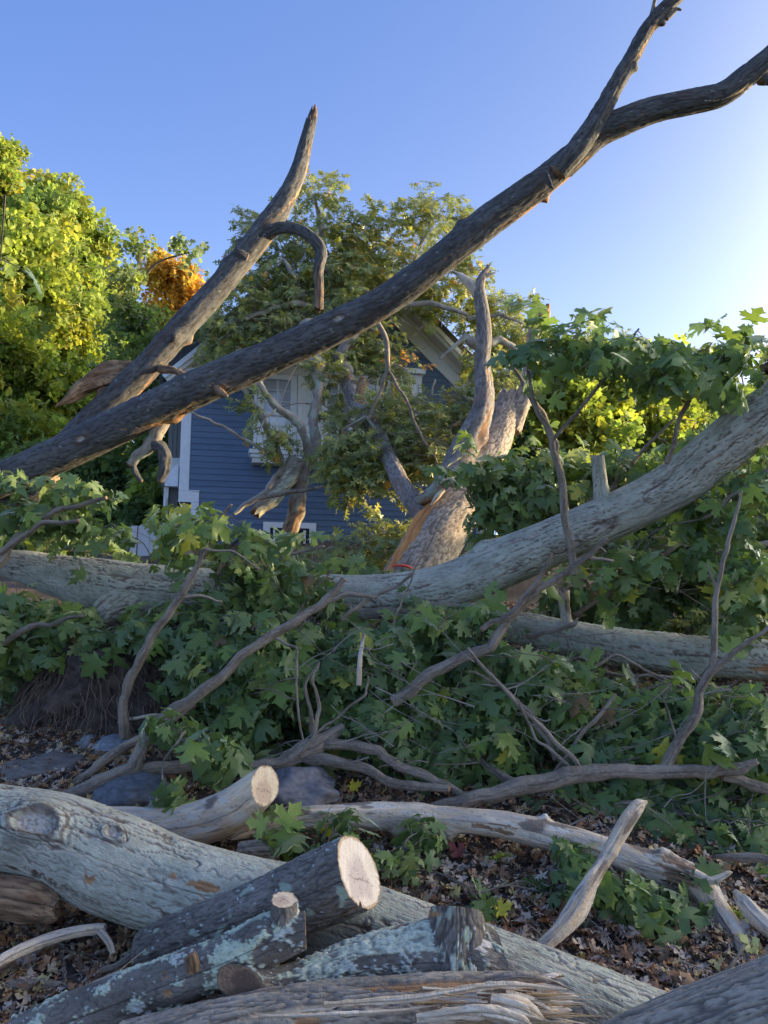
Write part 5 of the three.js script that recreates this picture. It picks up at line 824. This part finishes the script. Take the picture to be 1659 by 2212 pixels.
// ---------------------------------------------------------------- the oak's leaves over the roof and round the trunk
seedState = 31337;
const ok = (name, label, stems, zones, o) => bough(name, label, null, stems, zones, { kind: 'oak', category: 'branch', spray: 0.34, per: 17, size: 0.15, reach: 1.6, ...o });
ok('oak_bough', 'oak crown spread over the left half of the roof', [{ path: [[700, 700, 12.3, 8], [655, 655, 12.2, 8], [640, 600, 12.1, 6], [610, 560, 12.1, 4]], bark: 'oaklimb' }, { path: [[690, 668, 12.2, 7], [640, 655, 12, 7], [590, 665, 11.9, 5], [530, 690, 11.8, 4]], bark: 'oaklimb' }],
  [[600, 570, 12.6, 85, 90, 0.7, 60], [560, 500, 12.6, 60, 45, 0.5, 24], [545, 640, 12.2, 60, 70, 0.6, 40], [480, 690, 12, 60, 50, 0.5, 28], [620, 690, 12.2, 80, 40, 0.5, 34], [460, 745, 11.9, 60, 30, 0.4, 16]], { tangle: [[580, 690, 11.4, 90, 60, 16, 0.9]] });
ok('oak_bough', 'oak crown rising highest above the roof peak behind the broken limb tip', [{ path: [[720, 640, 12.6, 9], [700, 560, 12.6, 7], [690, 480, 12.7, 5], [680, 420, 12.7, 3]], bark: 'oaklimb' }],
  [[700, 490, 12.8, 75, 80, 0.7, 64], [680, 415, 12.8, 38, 45, 0.4, 20], [790, 540, 12.8, 90, 75, 0.7, 66], [830, 475, 12.8, 45, 45, 0.4, 20], [720, 590, 12.4, 90, 50, 0.6, 50]]);
ok('oak_bough', 'oak branches rising on the right of the roof peak', [{ path: [[830, 650, 12.4, 7], [890, 580, 12.5, 5], [925, 500, 12.6, 4], [935, 440, 12.6, 2]], bark: 'oaklimb' }],
  [[930, 490, 12.8, 60, 65, 0.5, 30], [940, 435, 12.8, 55, 30, 0.4, 16], [990, 465, 12.8, 32, 28, 0.3, 9], [890, 560, 12.6, 60, 50, 0.5, 30], [1010, 570, 12.6, 40, 45, 0.4, 14]], { tones: [0.32, 0.3, 0.28, 0.08, 0.02] });
ok('oak_bough', 'dark oak foliage lying on the right roof slope below the long dark trunk', [{ path: [[850, 660, 12.2, 7], [930, 655, 12.2, 6], [1010, 680, 12.2, 4]], bark: 'oaklimb' }],
  [[960, 630, 12.8, 90, 40, 0.6, 46], [880, 640, 12.6, 50, 22, 0.4, 12], [1040, 665, 13.4, 45, 35, 0.4, 30], [1070, 690, 12.8, 45, 45, 0.4, 22], [1045, 750, 13, 45, 40, 0.4, 24]]);
ok('oak_bough', 'oak leaves between the right rake and the forked oak limb', [{ path: [[870, 960, 11.2, 4], [920, 880, 11, 3], [940, 820, 11, 2]], bark: 'oaklimb' }],
  [[890, 870, 11.2, 35, 20, 0.3, 11], [1010, 865, 10.6, 32, 35, 0.3, 22], [1085, 820, 10.4, 28, 60, 0.4, 30], [960, 895, 10.8, 55, 35, 0.4, 24], [1070, 900, 10.2, 25, 30, 0.3, 12]], { tones: [0.32, 0.3, 0.28, 0.08, 0.02] });
ok('oak_bough', 'grey-green oak sprays hanging before the wall between hanging branch and oak trunk', [{ path: [[862, 1010, 10.4, 4], [820, 940, 10.2, 4], [790, 900, 10.2, 3], [740, 930, 10.2, 2]], bark: 'oaklimb' }, { path: [[815, 690, 9.6, 5], [835, 740, 9.6, 6], [838, 800, 9.6, 5], [815, 860, 9.6, 4], [795, 910, 9.6, 2]], bark: 'stem' }, { path: [[836, 795, 9.6, 4], [870, 850, 9.6, 3], [905, 930, 9.6, 3], [945, 1000, 9.6, 2]], bark: 'stem' }],
  [[760, 955, 10.2, 50, 55, 0.3, 36], [820, 995, 10.1, 90, 50, 0.35, 60], [750, 1030, 10.1, 35, 25, 0.2, 10], [840, 895, 10.4, 60, 50, 0.35, 36], [925, 955, 10, 60, 65, 0.35, 54]], { tones: [0.32, 0.3, 0.28, 0.08, 0.02], tangle: [[860, 880, 9.7, 110, 120, 30, 0.9]] });
ok('oak_bough', 'oak branches smashed into the gable behind the long dark trunk', [{ path: [[700, 720, 12.2, 7], [760, 690, 12.1, 5], [820, 720, 12, 3]], bark: 'oaklimb' }], [[740, 660, 12.3, 75, 45, 0.4, 60], [805, 740, 12, 50, 45, 0.4, 46], [650, 650, 12.2, 70, 45, 0.4, 46], [730, 755, 12, 40, 35, 0.3, 22], [850, 800, 11.8, 40, 40, 0.3, 26], [560, 700, 12.1, 60, 40, 0.3, 24]], { tones: [0.32, 0.3, 0.28, 0.08, 0.02], tangle: [[740, 690, 11.8, 100, 60, 10, 0.8]] });
ok('oak_bough', 'oak leaves right of the forked limb, above the broken trunk top', [{ path: [[1010, 690, 12.4, 5], [1080, 680, 12.4, 4], [1130, 700, 12.4, 2]], bark: 'oaklimb' }], [[1095, 690, 12.5, 45, 35, 0.3, 26], [1130, 745, 12.3, 40, 40, 0.3, 22], [1160, 800, 11.8, 40, 40, 0.3, 20], [1075, 775, 12.4, 35, 40, 0.3, 20]]);
ok('oak_bough', 'oak sprays hanging over the bay window', [{ path: [[600, 880, 10.75, 3], [575, 900, 10.6, 3], [560, 930, 10.6, 2]], bark: 'oaklimb' }],
  [[560, 870, 10.7, 22, 32, 0.12, 6], [575, 930, 10.6, 22, 30, 0.12, 7], [640, 975, 10.9, 30, 12, 0.1, 3], [690, 780, 11.2, 24, 30, 0.15, 6], [712, 850, 11.3, 18, 50, 0.15, 9], [722, 930, 11.2, 24, 50, 0.15, 10], [760, 830, 11.6, 35, 50, 0.3, 12]], { tones: [0.32, 0.3, 0.28, 0.08, 0.02] });
ok('oak_bough', 'dead orange-brown oak twig hanging by the right rake', [{ path: [[835, 780, 11, 2], [860, 790, 11, 2], [880, 800, 11, 1.5]], bark: 'oaklimb' }], [[868, 785, 11, 18, 8, 0.1, 3], [905, 792, 11, 8, 6, 0.1, 1], [862, 815, 11, 6, 6, 0.1, 1]], { tones: [0, 0, 0, 0.2, 0.8], per: 9, spray: 0.2, size: 0.11 });
ok('oak_bough', 'oak leaves low before the wall left of the oak foot', [{ path: [[880, 1230, 8.6, 4], [830, 1180, 8.8, 3], [790, 1140, 8.9, 2]], bark: 'oaklimb' }], [[800, 1180, 9.0, 80, 30, 0.35, 34], [840, 1150, 9.2, 40, 25, 0.3, 12], [730, 1205, 8.8, 70, 20, 0.3, 18]], { tones: [0.32, 0.3, 0.28, 0.08, 0.02] });
ok('oak_bough', 'silvery oak leaves above the low trunk at the right edge', [{ path: [[1659, 1330, 7, 3], [1590, 1310, 6.9, 3], [1540, 1325, 6.8, 2]], bark: 'stem' }], [[1600, 1310, 6.9, 80, 50, 0.3, 40], [1520, 1345, 6.8, 40, 24, 0.2, 14]], { tones: [0.32, 0.3, 0.28, 0.08, 0.02] });

// ---------------------------------------------------------------- leafy maple boughs
seedState = 2024;

const mb = (label, stems, zones, o) => bough('maple_bough', label, null, stems, zones, o);
mb('maple leaves hanging over the swept trunk below the blue house', [{ path: [[470, 1240, 5.6, 4], [500, 1180, 5.6, 3], [540, 1150, 5.6, 2]] }, { path: [[640, 1330, 5.6, 4], [680, 1270, 5.6, 3], [720, 1230, 5.6, 2]] }], [[500, 1250, 5.7, 50, 50, 0.12, 12], [560, 1210, 5.8, 50, 30, 0.12, 8], [690, 1275, 5.7, 45, 40, 0.12, 8], [420, 1310, 5.7, 70, 25, 0.15, 8]]);
mb('maple leaves drooping under the leaning trunk at the left edge', [{ path: [[-20, 1230, 5.6, 10], [50, 1150, 5.6, 8], [130, 1100, 5.5, 6], [230, 1075, 5.4, 4]] }, { path: [[0, 1195, 5.5, 7], [90, 1130, 5.4, 6], [170, 1125, 5.3, 4]] }], [[120, 1110, 5.7, 110, 30, 0.25, 10], [50, 1110, 5.7, 70, 35, 0.25, 9], [220, 1160, 5.8, 70, 18, 0.2, 5], [190, 1060, 5.7, 50, 20, 0.2, 4], [20, 1030, 5.6, 20, 10, 0.1, 1]], { size: 0.135, tones: [0.4, 0.4, 0.1, 0, 0.1, 0], over: 0.8 });
mb('bright green maple leaves rising in front of the house corner', [{ path: [[440, 1200, 5.5, 6], [470, 1130, 5.5, 4], [500, 1090, 5.4, 3]] }, { path: [[440, 1205, 5.5, 4], [380, 1150, 5.4, 3]] }], [[475, 1135, 5.45, 60, 20, 0.15, 5], [440, 1190, 5.5, 90, 20, 0.2, 12], [540, 1215, 5.6, 60, 25, 0.2, 9], [320, 1215, 5.6, 50, 10, 0.2, 2]], { tones: [0.3, 0.1, 0.35, 0.1, 0.1, 0.05], over: 0.7 });
mb('maple leaves below the left end of the swept trunk', [{ path: [[-20, 1400, 5.6, 8], [80, 1350, 5.5, 6], [180, 1330, 5.4, 3]] }], [[60, 1335, 5.6, 110, 40, 0.25, 26], [165, 1330, 5.6, 60, 25, 0.2, 9], [20, 1420, 5.9, 40, 40, 0.2, 6]], { under: 0.86 });
mb('maple leaves over the root mound with an upright bare stem', [{ path: [[268, 1592, 5.2, 11], [266, 1530, 5.15, 11], [276, 1480, 5.1, 11], [305, 1420, 5.05, 10], [345, 1350, 5.0, 9], [388, 1292, 4.95, 8], [420, 1235, 4.9, 6], [442, 1185, 4.85, 4]] }, { path: [[392, 1290, 4.95, 4], [440, 1288, 4.95, 3], [480, 1300, 4.95, 2]] }, { path: [[442, 1185, 4.85, 3], [500, 1190, 4.85, 2.5], [560, 1230, 4.85, 2]] }], [[370, 1340, 5.5, 90, 30, 0.2, 22], [470, 1340, 5.4, 90, 50, 0.3, 34], [440, 1400, 5.4, 50, 40, 0.2, 10]], { under: 0.86 });
mb('maple leaves along the long stem that slants up from the lower left', [{ path: [[130, 1728, 4.72, 16], [210, 1692, 4.75, 16], [288, 1660, 4.8, 18], [310, 1610, 4.85, 14], [350, 1555, 4.85, 12], [440, 1490, 4.85, 12], [520, 1418, 4.9, 11], [600, 1365, 4.95, 10], [690, 1310, 5.0, 9], [725, 1275, 5.0, 7], [743, 1250, 5.0, 6]], end: broken('fresh', 0.8) }, { path: [[700, 1305, 5.0, 7], [740, 1285, 5.0, 6], [790, 1287, 5.0, 5], [815, 1290, 5, 4]] }, { path: [[590, 1375, 4.95, 4], [640, 1400, 4.9, 3], [640, 1480, 4.8, 3], [655, 1600, 4.75, 2]] }], [[530, 1390, 5.2, 90, 60, 0.3, 36], [570, 1450, 5.2, 80, 80, 0.3, 40], [490, 1520, 5.3, 40, 50, 0.2, 10], [640, 1360, 5.2, 90, 50, 0.25, 30]], { under: 0.86 });
mb('maple sprig hanging with large leaves left of the sawn pale log', [{ path: [[355, 1640, 4.5, 3], [378, 1610, 4.5, 3], [400, 1580, 4.6, 3]] }], [[350, 1690, 4.35, 12, 20, 0.05, 1], [425, 1625, 4.5, 25, 40, 0.08, 4], [400, 1580, 4.6, 30, 15, 0.08, 2]], { size: 0.165, spray: 0.14, per: 5, tones: [0.3, 0.45, 0.1, 0, 0.15, 0] });
mb('broad mass of maple leaves in the middle below the swept trunk', [{ path: [[850, 1515, 5.0, 14], [930, 1455, 4.95, 13], [1000, 1420, 4.95, 12], [1060, 1398, 4.9, 11], [1090, 1350, 4.9, 10], [1130, 1300, 4.85, 8], [1190, 1258, 4.8, 7], [1250, 1215, 4.75, 6], [1312, 1165, 4.7, 4]] }, { path: [[1270, 1205, 4.75, 4], [1300, 1207, 4.75, 3.5], [1325, 1212, 4.75, 3]] }], [[800, 1390, 5.3, 120, 70, 0.3, 46], [900, 1360, 5.4, 110, 50, 0.3, 30], [760, 1460, 5.2, 110, 70, 0.3, 40], [1000, 1370, 5.3, 100, 60, 0.3, 28]], { under: 0.86, low: 0.95, tangle: [[900, 1420, 4.9, 160, 70, 14, 0.5]] });
mb('maple leaves in the lower middle over the dark hollow', [{ path: [[680, 1600, 4.9, 7], [670, 1530, 4.9, 4], [660, 1480, 4.9, 3], [690, 1430, 4.9, 2]] }, { path: [[775, 1480, 4.85, 6], [778, 1420, 4.85, 5], [786, 1370, 4.85, 4]], bark: 'dead' }], [[840, 1530, 5.1, 110, 60, 0.25, 40], [950, 1560, 5.0, 90, 60, 0.25, 34], [730, 1540, 5.2, 90, 60, 0.25, 22], [600, 1560, 5.4, 90, 50, 0.25, 16], [900, 1480, 5.1, 80, 40, 0.2, 20], [620, 1640, 4.9, 80, 25, 0.15, 8]], { under: 0.86, tangle: [[720, 1520, 4.85, 120, 100, 12, 0.5], [900, 1640, 4.75, 150, 30, 8, 0.5]] });
mb('maple leaves right of the middle crossed by thin twigs', [{ path: [[1200, 1640, 4.9, 6], [1150, 1540, 4.9, 5], [1080, 1480, 4.9, 4], [1010, 1450, 4.9, 2]] }, { path: [[1180, 1700, 4.8, 5], [1260, 1580, 4.8, 5], [1330, 1500, 4.8, 3]] }], [[1090, 1450, 5.1, 100, 70, 0.3, 36], [1170, 1540, 5.0, 100, 80, 0.3, 40], [1050, 1580, 5.0, 80, 60, 0.25, 26], [1180, 1370, 5.3, 110, 40, 0.25, 24]], { under: 0.86, low: 0.95, tangle: [[1150, 1480, 4.85, 150, 110, 13, 0.5]] });
mb('maple leaves at right with a tall bare forked stem', [{ path: [[1432, 1668, 4.5, 11], [1462, 1610, 4.5, 11], [1502, 1545, 4.45, 11], [1512, 1490, 4.45, 9], [1540, 1445, 4.4, 9], [1590, 1405, 4.35, 6], [1640, 1372, 4.3, 4], [1670, 1350, 4.3, 3]] }, { path: [[1540, 1448, 4.4, 7], [1543, 1380, 4.4, 7], [1546, 1290, 4.4, 6], [1562, 1210, 4.4, 5], [1585, 1130, 4.4, 4], [1602, 1060, 4.4, 2]] }, { path: [[1546, 1265, 4.4, 3.5], [1536, 1240, 4.4, 3], [1527, 1217, 4.4, 2]] }], [[1400, 1480, 5.0, 130, 80, 0.3, 50], [1320, 1560, 4.9, 100, 70, 0.3, 34], [1530, 1530, 4.7, 110, 90, 0.3, 40], [1600, 1450, 4.6, 60, 60, 0.2, 14], [1330, 1440, 5.1, 90, 40, 0.25, 18]], { under: 0.86, low: 0.95, tangle: [[1400, 1540, 4.75, 200, 100, 14, 0.45]] });
mb('shaded maple leaves at the right under the straight pale stem', [{ path: [[935, 1748, 4.6, 14], [1010, 1728, 4.58, 16], [1090, 1708, 4.56, 17], [1180, 1690, 4.54, 18], [1260, 1672, 4.52, 17], [1350, 1666, 4.5, 16], [1435, 1668, 4.48, 15], [1530, 1668, 4.46, 14], [1600, 1660, 4.44, 13], [1636, 1645, 4.42, 6]], end: broken('fresh', 1) }, { path: [[1560, 1675, 4.5, 12], [1610, 1690, 4.5, 12], [1680, 1715, 4.5, 12]] }], [[1450, 1765, 4.85, 130, 40, 0.15, 30], [1580, 1775, 4.75, 110, 60, 0.2, 38], [1510, 1825, 4.55, 110, 40, 0.15, 26], [1330, 1760, 4.85, 80, 30, 0.15, 12], [1220, 1755, 4.9, 60, 20, 0.15, 7], [1620, 1850, 4.4, 60, 40, 0.15, 14]], { tones: [0.35, 0.4, 0.1, 0.03, 0.12, 0], tangle: [[1400, 1770, 4.5, 150, 40, 12, 0.4]] });
mb('maple leaves at the right edge above the straight pale stem', [{ path: [[1660, 1600, 4.6, 4], [1600, 1580, 4.6, 3], [1540, 1600, 4.6, 2]] }], [[1590, 1590, 4.85, 90, 40, 0.2, 22], [1480, 1600, 4.9, 90, 35, 0.2, 20], [1380, 1615, 4.9, 80, 25, 0.2, 12], [1640, 1530, 4.8, 40, 50, 0.2, 10]], { low: 0.95 });
mb('maple sprig lying under the long pale limb', [{ path: [[1330, 1890, 3.85, 3], [1380, 1905, 3.8, 3], [1440, 1930, 3.75, 2]] }], [[1310, 1905, 3.8, 45, 35, 0.08, 7], [1380, 1930, 3.75, 60, 30, 0.08, 8], [1270, 1870, 3.9, 40, 30, 0.08, 5], [1450, 1920, 3.75, 40, 30, 0.08, 5]], { size: 0.115, tones: [0.3, 0.25, 0.2, 0.1, 0.15, 0], spray: 0.15 });
mb('few maple leaves standing behind the dark sawn log', [{ path: [[650, 1850, 4.0, 2], [690, 1830, 3.95, 2], [730, 1800, 3.95, 1.5]] }], [[640, 1825, 4.0, 30, 30, 0.06, 4], [700, 1840, 3.95, 30, 25, 0.06, 3], [730, 1800, 4.0, 30, 20, 0.06, 3]], { size: 0.13, spray: 0.12, per: 5 });
mb('low seedling maple leaves on the litter right of the dark sawn log', [{ path: [[880, 1880, 3.95, 1.5], [870, 1850, 3.95, 1.5], [850, 1830, 3.95, 1]] }], [[850, 1840, 3.95, 40, 20, 0.08, 5], [900, 1815, 4.05, 40, 20, 0.08, 5], [1010, 1925, 3.75, 25, 18, 0.05, 3], [1160, 1930, 3.8, 20, 12, 0.05, 1]], { size: 0.1, spray: 0.1, per: 4, tones: [0.4, 0.3, 0.1, 0.05, 0.15, 0] });
mb('dark maple leaf cluster against the sky right of the broken oak top', [{ path: [[1240, 1240, 5.4, 8], [1215, 1050, 5.3, 8], [1190, 940, 5.2, 7], [1155, 870, 5.1, 5], [1140, 800, 5.1, 3]] }, { path: [[1195, 950, 5.2, 4], [1280, 850, 5.1, 4], [1350, 760, 5.0, 3], [1380, 710, 5.0, 2]] }], [[1240, 750, 5.1, 80, 25, 0.15, 6], [1335, 750, 5.0, 60, 26, 0.15, 7], [1385, 725, 5.0, 22, 18, 0.1, 4], [1195, 745, 5.1, 40, 25, 0.15, 3], [1160, 705, 5.2, 15, 10, 0.1, 1], [1215, 715, 5.1, 12, 10, 0.1, 1], [1290, 725, 5.0, 14, 10, 0.1, 1]], { tones: [0.35, 0.3, 0.15, 0.05, 0.15, 0], reach: 2.2, over: 0 });
mb('small maple leaf cluster against the pale sky at far right', [{ path: [[1440, 1000, 5.2, 6], [1470, 900, 5.1, 5], [1520, 810, 5.0, 3], [1570, 760, 5.0, 2]] }], [[1530, 785, 5.0, 45, 35, 0.15, 7], [1580, 755, 5.0, 26, 18, 0.1, 5], [1500, 775, 5, 12, 10, 0.1, 2], [1490, 835, 5.1, 40, 25, 0.2, 3], [1610, 835, 5.6, 25, 15, 0.1, 2]], { tones: [0.35, 0.3, 0.2, 0.05, 0.1, 0], reach: 2.2, over: 0 });
mb('mixed maple leaves behind the upper part of the swept trunk', [{ path: [[1180, 1240, 6.6, 5], [1300, 1080, 6.6, 5], [1400, 960, 6.5, 4], [1460, 900, 6.4, 2]] }, { path: [[1150, 1190, 6.4, 8], [1230, 1110, 6.4, 6], [1330, 1050, 6.4, 4]] }], [[1400, 1000, 6.6, 100, 25, 0.4, 11], [1260, 1030, 6.8, 110, 35, 0.4, 18], [1520, 930, 6.4, 50, 25, 0.3, 6], [1190, 1070, 6.6, 70, 45, 0.3, 16], [1350, 1030, 6.8, 80, 40, 0.3, 14]], { tones: [0.3, 0.2, 0.2, 0.12, 0.13, 0.05] });
mb('maple leaves hanging in front of the oak trunk', [{ path: [[1060, 1180, 6.9, 3], [1030, 1100, 6.8, 3], [1000, 1030, 6.7, 2]] }], [[1050, 1150, 6.8, 60, 40, 0.2, 16], [1090, 1080, 6.9, 70, 60, 0.25, 22], [1030, 1030, 6.8, 50, 40, 0.2, 8], [1130, 1150, 6.7, 50, 40, 0.2, 12], [1140, 1010, 6.9, 50, 50, 0.2, 14]], { tones: [0.25, 0.2, 0.25, 0.15, 0.1, 0.05], over: 0.6 });
mb('deep bank of maple leaves between the swept trunk and the low straight trunk', [{ path: [[1240, 1330, 6.9, 6], [1380, 1240, 6.9, 5], [1500, 1150, 6.8, 4], [1640, 1070, 6.7, 3]] }, { path: [[1480, 1200, 6.5, 6], [1560, 1190, 6.5, 6], [1680, 1170, 6.5, 6]], bark: 'oaklimb' }, { path: [[1250, 1270, 6.6, 4], [1340, 1230, 6.6, 4], [1440, 1225, 6.6, 3]], bark: 'dead' }], [[1420, 1240, 7.2, 170, 80, 0.4, 66], [1560, 1150, 7.2, 130, 80, 0.4, 50], [1580, 1250, 7.0, 110, 60, 0.3, 34], [1300, 1290, 7.2, 120, 50, 0.4, 34], [1640, 1060, 7.4, 80, 70, 0.4, 30]], { tones: [0.32, 0.35, 0.12, 0.06, 0.15, 0], tangle: [[1420, 1210, 6.4, 180, 60, 22, 0.7], [1560, 1090, 6.6, 80, 60, 8, 0.6]] });
mb('green maple leaves hanging beneath the swept trunk at right', [{ path: [[1520, 1120, 5.3, 4], [1600, 1060, 5.2, 4], [1680, 1000, 5.1, 3]] }], [[1580, 1090, 5.4, 80, 50, 0.2, 12], [1640, 1020, 5.3, 50, 50, 0.2, 8], [1340, 1200, 5.5, 60, 30, 0.15, 6], [1590, 1200, 5.3, 70, 60, 0.25, 12], [1630, 1280, 5.4, 40, 50, 0.2, 7]]);
mb('maple leaves banked behind the swept trunk in front of the house', [{ path: [[560, 1260, 6.9, 5], [620, 1200, 6.9, 4], [700, 1180, 6.9, 3]] }], [[600, 1225, 7.0, 110, 25, 0.3, 22], [720, 1235, 7.0, 110, 20, 0.3, 22], [480, 1225, 7.0, 80, 25, 0.3, 12], [830, 1240, 7.2, 50, 15, 0.25, 6]], { tones: [0.32, 0.3, 0.15, 0.1, 0.13, 0] });
mb('maple leaves between the root mound and the left edge of the trunk', [{ path: [[0, 1195, 6.9, 4], [100, 1185, 6.9, 3], [210, 1195, 6.9, 2]] }], [[100, 1165, 7.0, 120, 25, 0.3, 16], [230, 1205, 7.0, 60, 12, 0.2, 4], [30, 1400, 6.6, 60, 50, 0.3, 12]], { tones: [0.3, 0.4, 0.12, 0.05, 0.13, 0] });
mb('single large maple leaf spray poking in at the upper left edge', [], [[10, 560, 2.6, 14, 14, 0.04, 2]], { size: 0.085, spray: 0.07, per: 3, tones: [0.1, 0, 0.8, 0, 0, 0.1] });
mb('maple undergrowth below the low trunk, leaves toned dark to read as shade', [{ path: [[1050, 1650, 5.2, 4], [1250, 1450, 5.4, 4], [1500, 1470, 5.4, 4]] }, { path: [[560, 1700, 5.2, 5], [800, 1560, 5.5, 4], [1000, 1480, 5.6, 3]] }], [[1200, 1480, 5.7, 330, 110, 0.3, 36], [750, 1440, 5.8, 230, 120, 0.3, 30], [1480, 1600, 5.4, 200, 120, 0.3, 26], [1000, 1610, 5.4, 200, 60, 0.2, 14], [520, 1420, 5.9, 70, 70, 0.2, 10]], { tones: [0.3, 0.5, 0.06, 0, 0.14, 0], most: 120, under: 0.86, low: 0.95 });  // darkest greens weighted up, so shade in the gaps comes from colour

// bare forked stems lying in front of the leaves
const stemThing = (label, paths) => { const p = paths[0], t = thing('bare_stem', label, 'branch', P(p[0][0], p[0][1], p[0][2])); paths.forEach((q) => addLimb(t, 'stem', q, { bark: 'stem', lump: 0.12, res: 1.5 })); };
stemThing('bare stem crossing the boulder at lower left', [[[150, 1712, 4.95, 9], [215, 1650, 4.98, 10], [290, 1602, 5.02, 11], [345, 1568, 5.08, 10], [420, 1520, 5.2, 8]]]);
stemThing('forked bare limb lying behind the pale logs in the middle', [[[288, 1668, 4.85, 13], [420, 1650, 4.88, 15], [520, 1655, 4.88, 15], [600, 1652, 4.88, 16], [650, 1625, 4.9, 20], [690, 1606, 4.9, 19], [740, 1572, 5.0, 12]], [[690, 1608, 4.9, 13], [760, 1610, 4.85, 11], [820, 1622, 4.8, 10], [860, 1655, 4.75, 10], [920, 1675, 4.7, 10], [980, 1705, 4.65, 8], [1010, 1722, 4.6, 5]], [[655, 1632, 4.9, 13], [720, 1645, 4.82, 12], [790, 1660, 4.76, 11], [850, 1692, 4.7, 11], [910, 1700, 4.66, 10], [970, 1703, 4.62, 8]], [[760, 1606, 4.95, 10], [900, 1622, 5.0, 9], [1040, 1645, 4.95, 9], [1090, 1680, 4.8, 9], [1150, 1702, 4.7, 7]]]);
stemThing('thin curved bare twig over the dark hollow', [[[640, 1640, 4.7, 3], [680, 1590, 4.7, 4], [690, 1530, 4.7, 4], [675, 1470, 4.7, 3], [690, 1430, 4.7, 2]], [[683, 1585, 4.7, 3], [740, 1540, 4.7, 3], [790, 1500, 4.7, 3], [795, 1460, 4.7, 2]]]);
stemThing('slanting bare twigs at the centre right', [[[1010, 1400, 4.8, 3], [1100, 1500, 4.7, 4], [1180, 1580, 4.65, 5], [1240, 1640, 4.6, 6], [1262, 1668, 4.58, 6]], [[1120, 1520, 4.68, 3], [1160, 1600, 4.65, 3], [1230, 1655, 4.6, 4]]]);
stemThing('thin bare twig slanting across the low grey trunk', [[[1260, 1560, 4.9, 2], [1200, 1480, 5.2, 3], [1330, 1415, 5.3, 3], [1440, 1470, 5.3, 4], [1520, 1510, 5.3, 2]]]);
stemThing('broken twig pointing up from the low trunk', [[[1140, 1375, 5.5, 7], [1190, 1362, 5.45, 7], [1240, 1348, 5.4, 6], [1248, 1335, 5.4, 2]]]);
stemThing('bare twigs lying across the swept trunk at its lowest point', [[[740, 1340, 5.1, 5], [790, 1298, 5.1, 5], [850, 1270, 5.05, 4], [892, 1240, 5.0, 3]], [[850, 1350, 5.0, 2.5], [870, 1290, 5.0, 2.5], [893, 1235, 5.0, 2], [940, 1150, 5.0, 1.5]]]);
stemThing('brown stub pointing up at the right of the middle mass', [[[1040, 1360, 4.9, 6], [1110, 1320, 4.85, 7], [1160, 1260, 4.8, 6], [1192, 1195, 4.75, 3]]]);
stemThing('long dark bare branch hanging before the oak top', [[[1290, 1290, 6.2, 5], [1232, 1200, 6.0, 6], [1216, 1060, 5.9, 8], [1200, 960, 5.85, 8], [1160, 880, 5.8, 7], [1120, 810, 5.8, 4], [1095, 770, 5.8, 2]]]);
renderer.render(scene, camera);
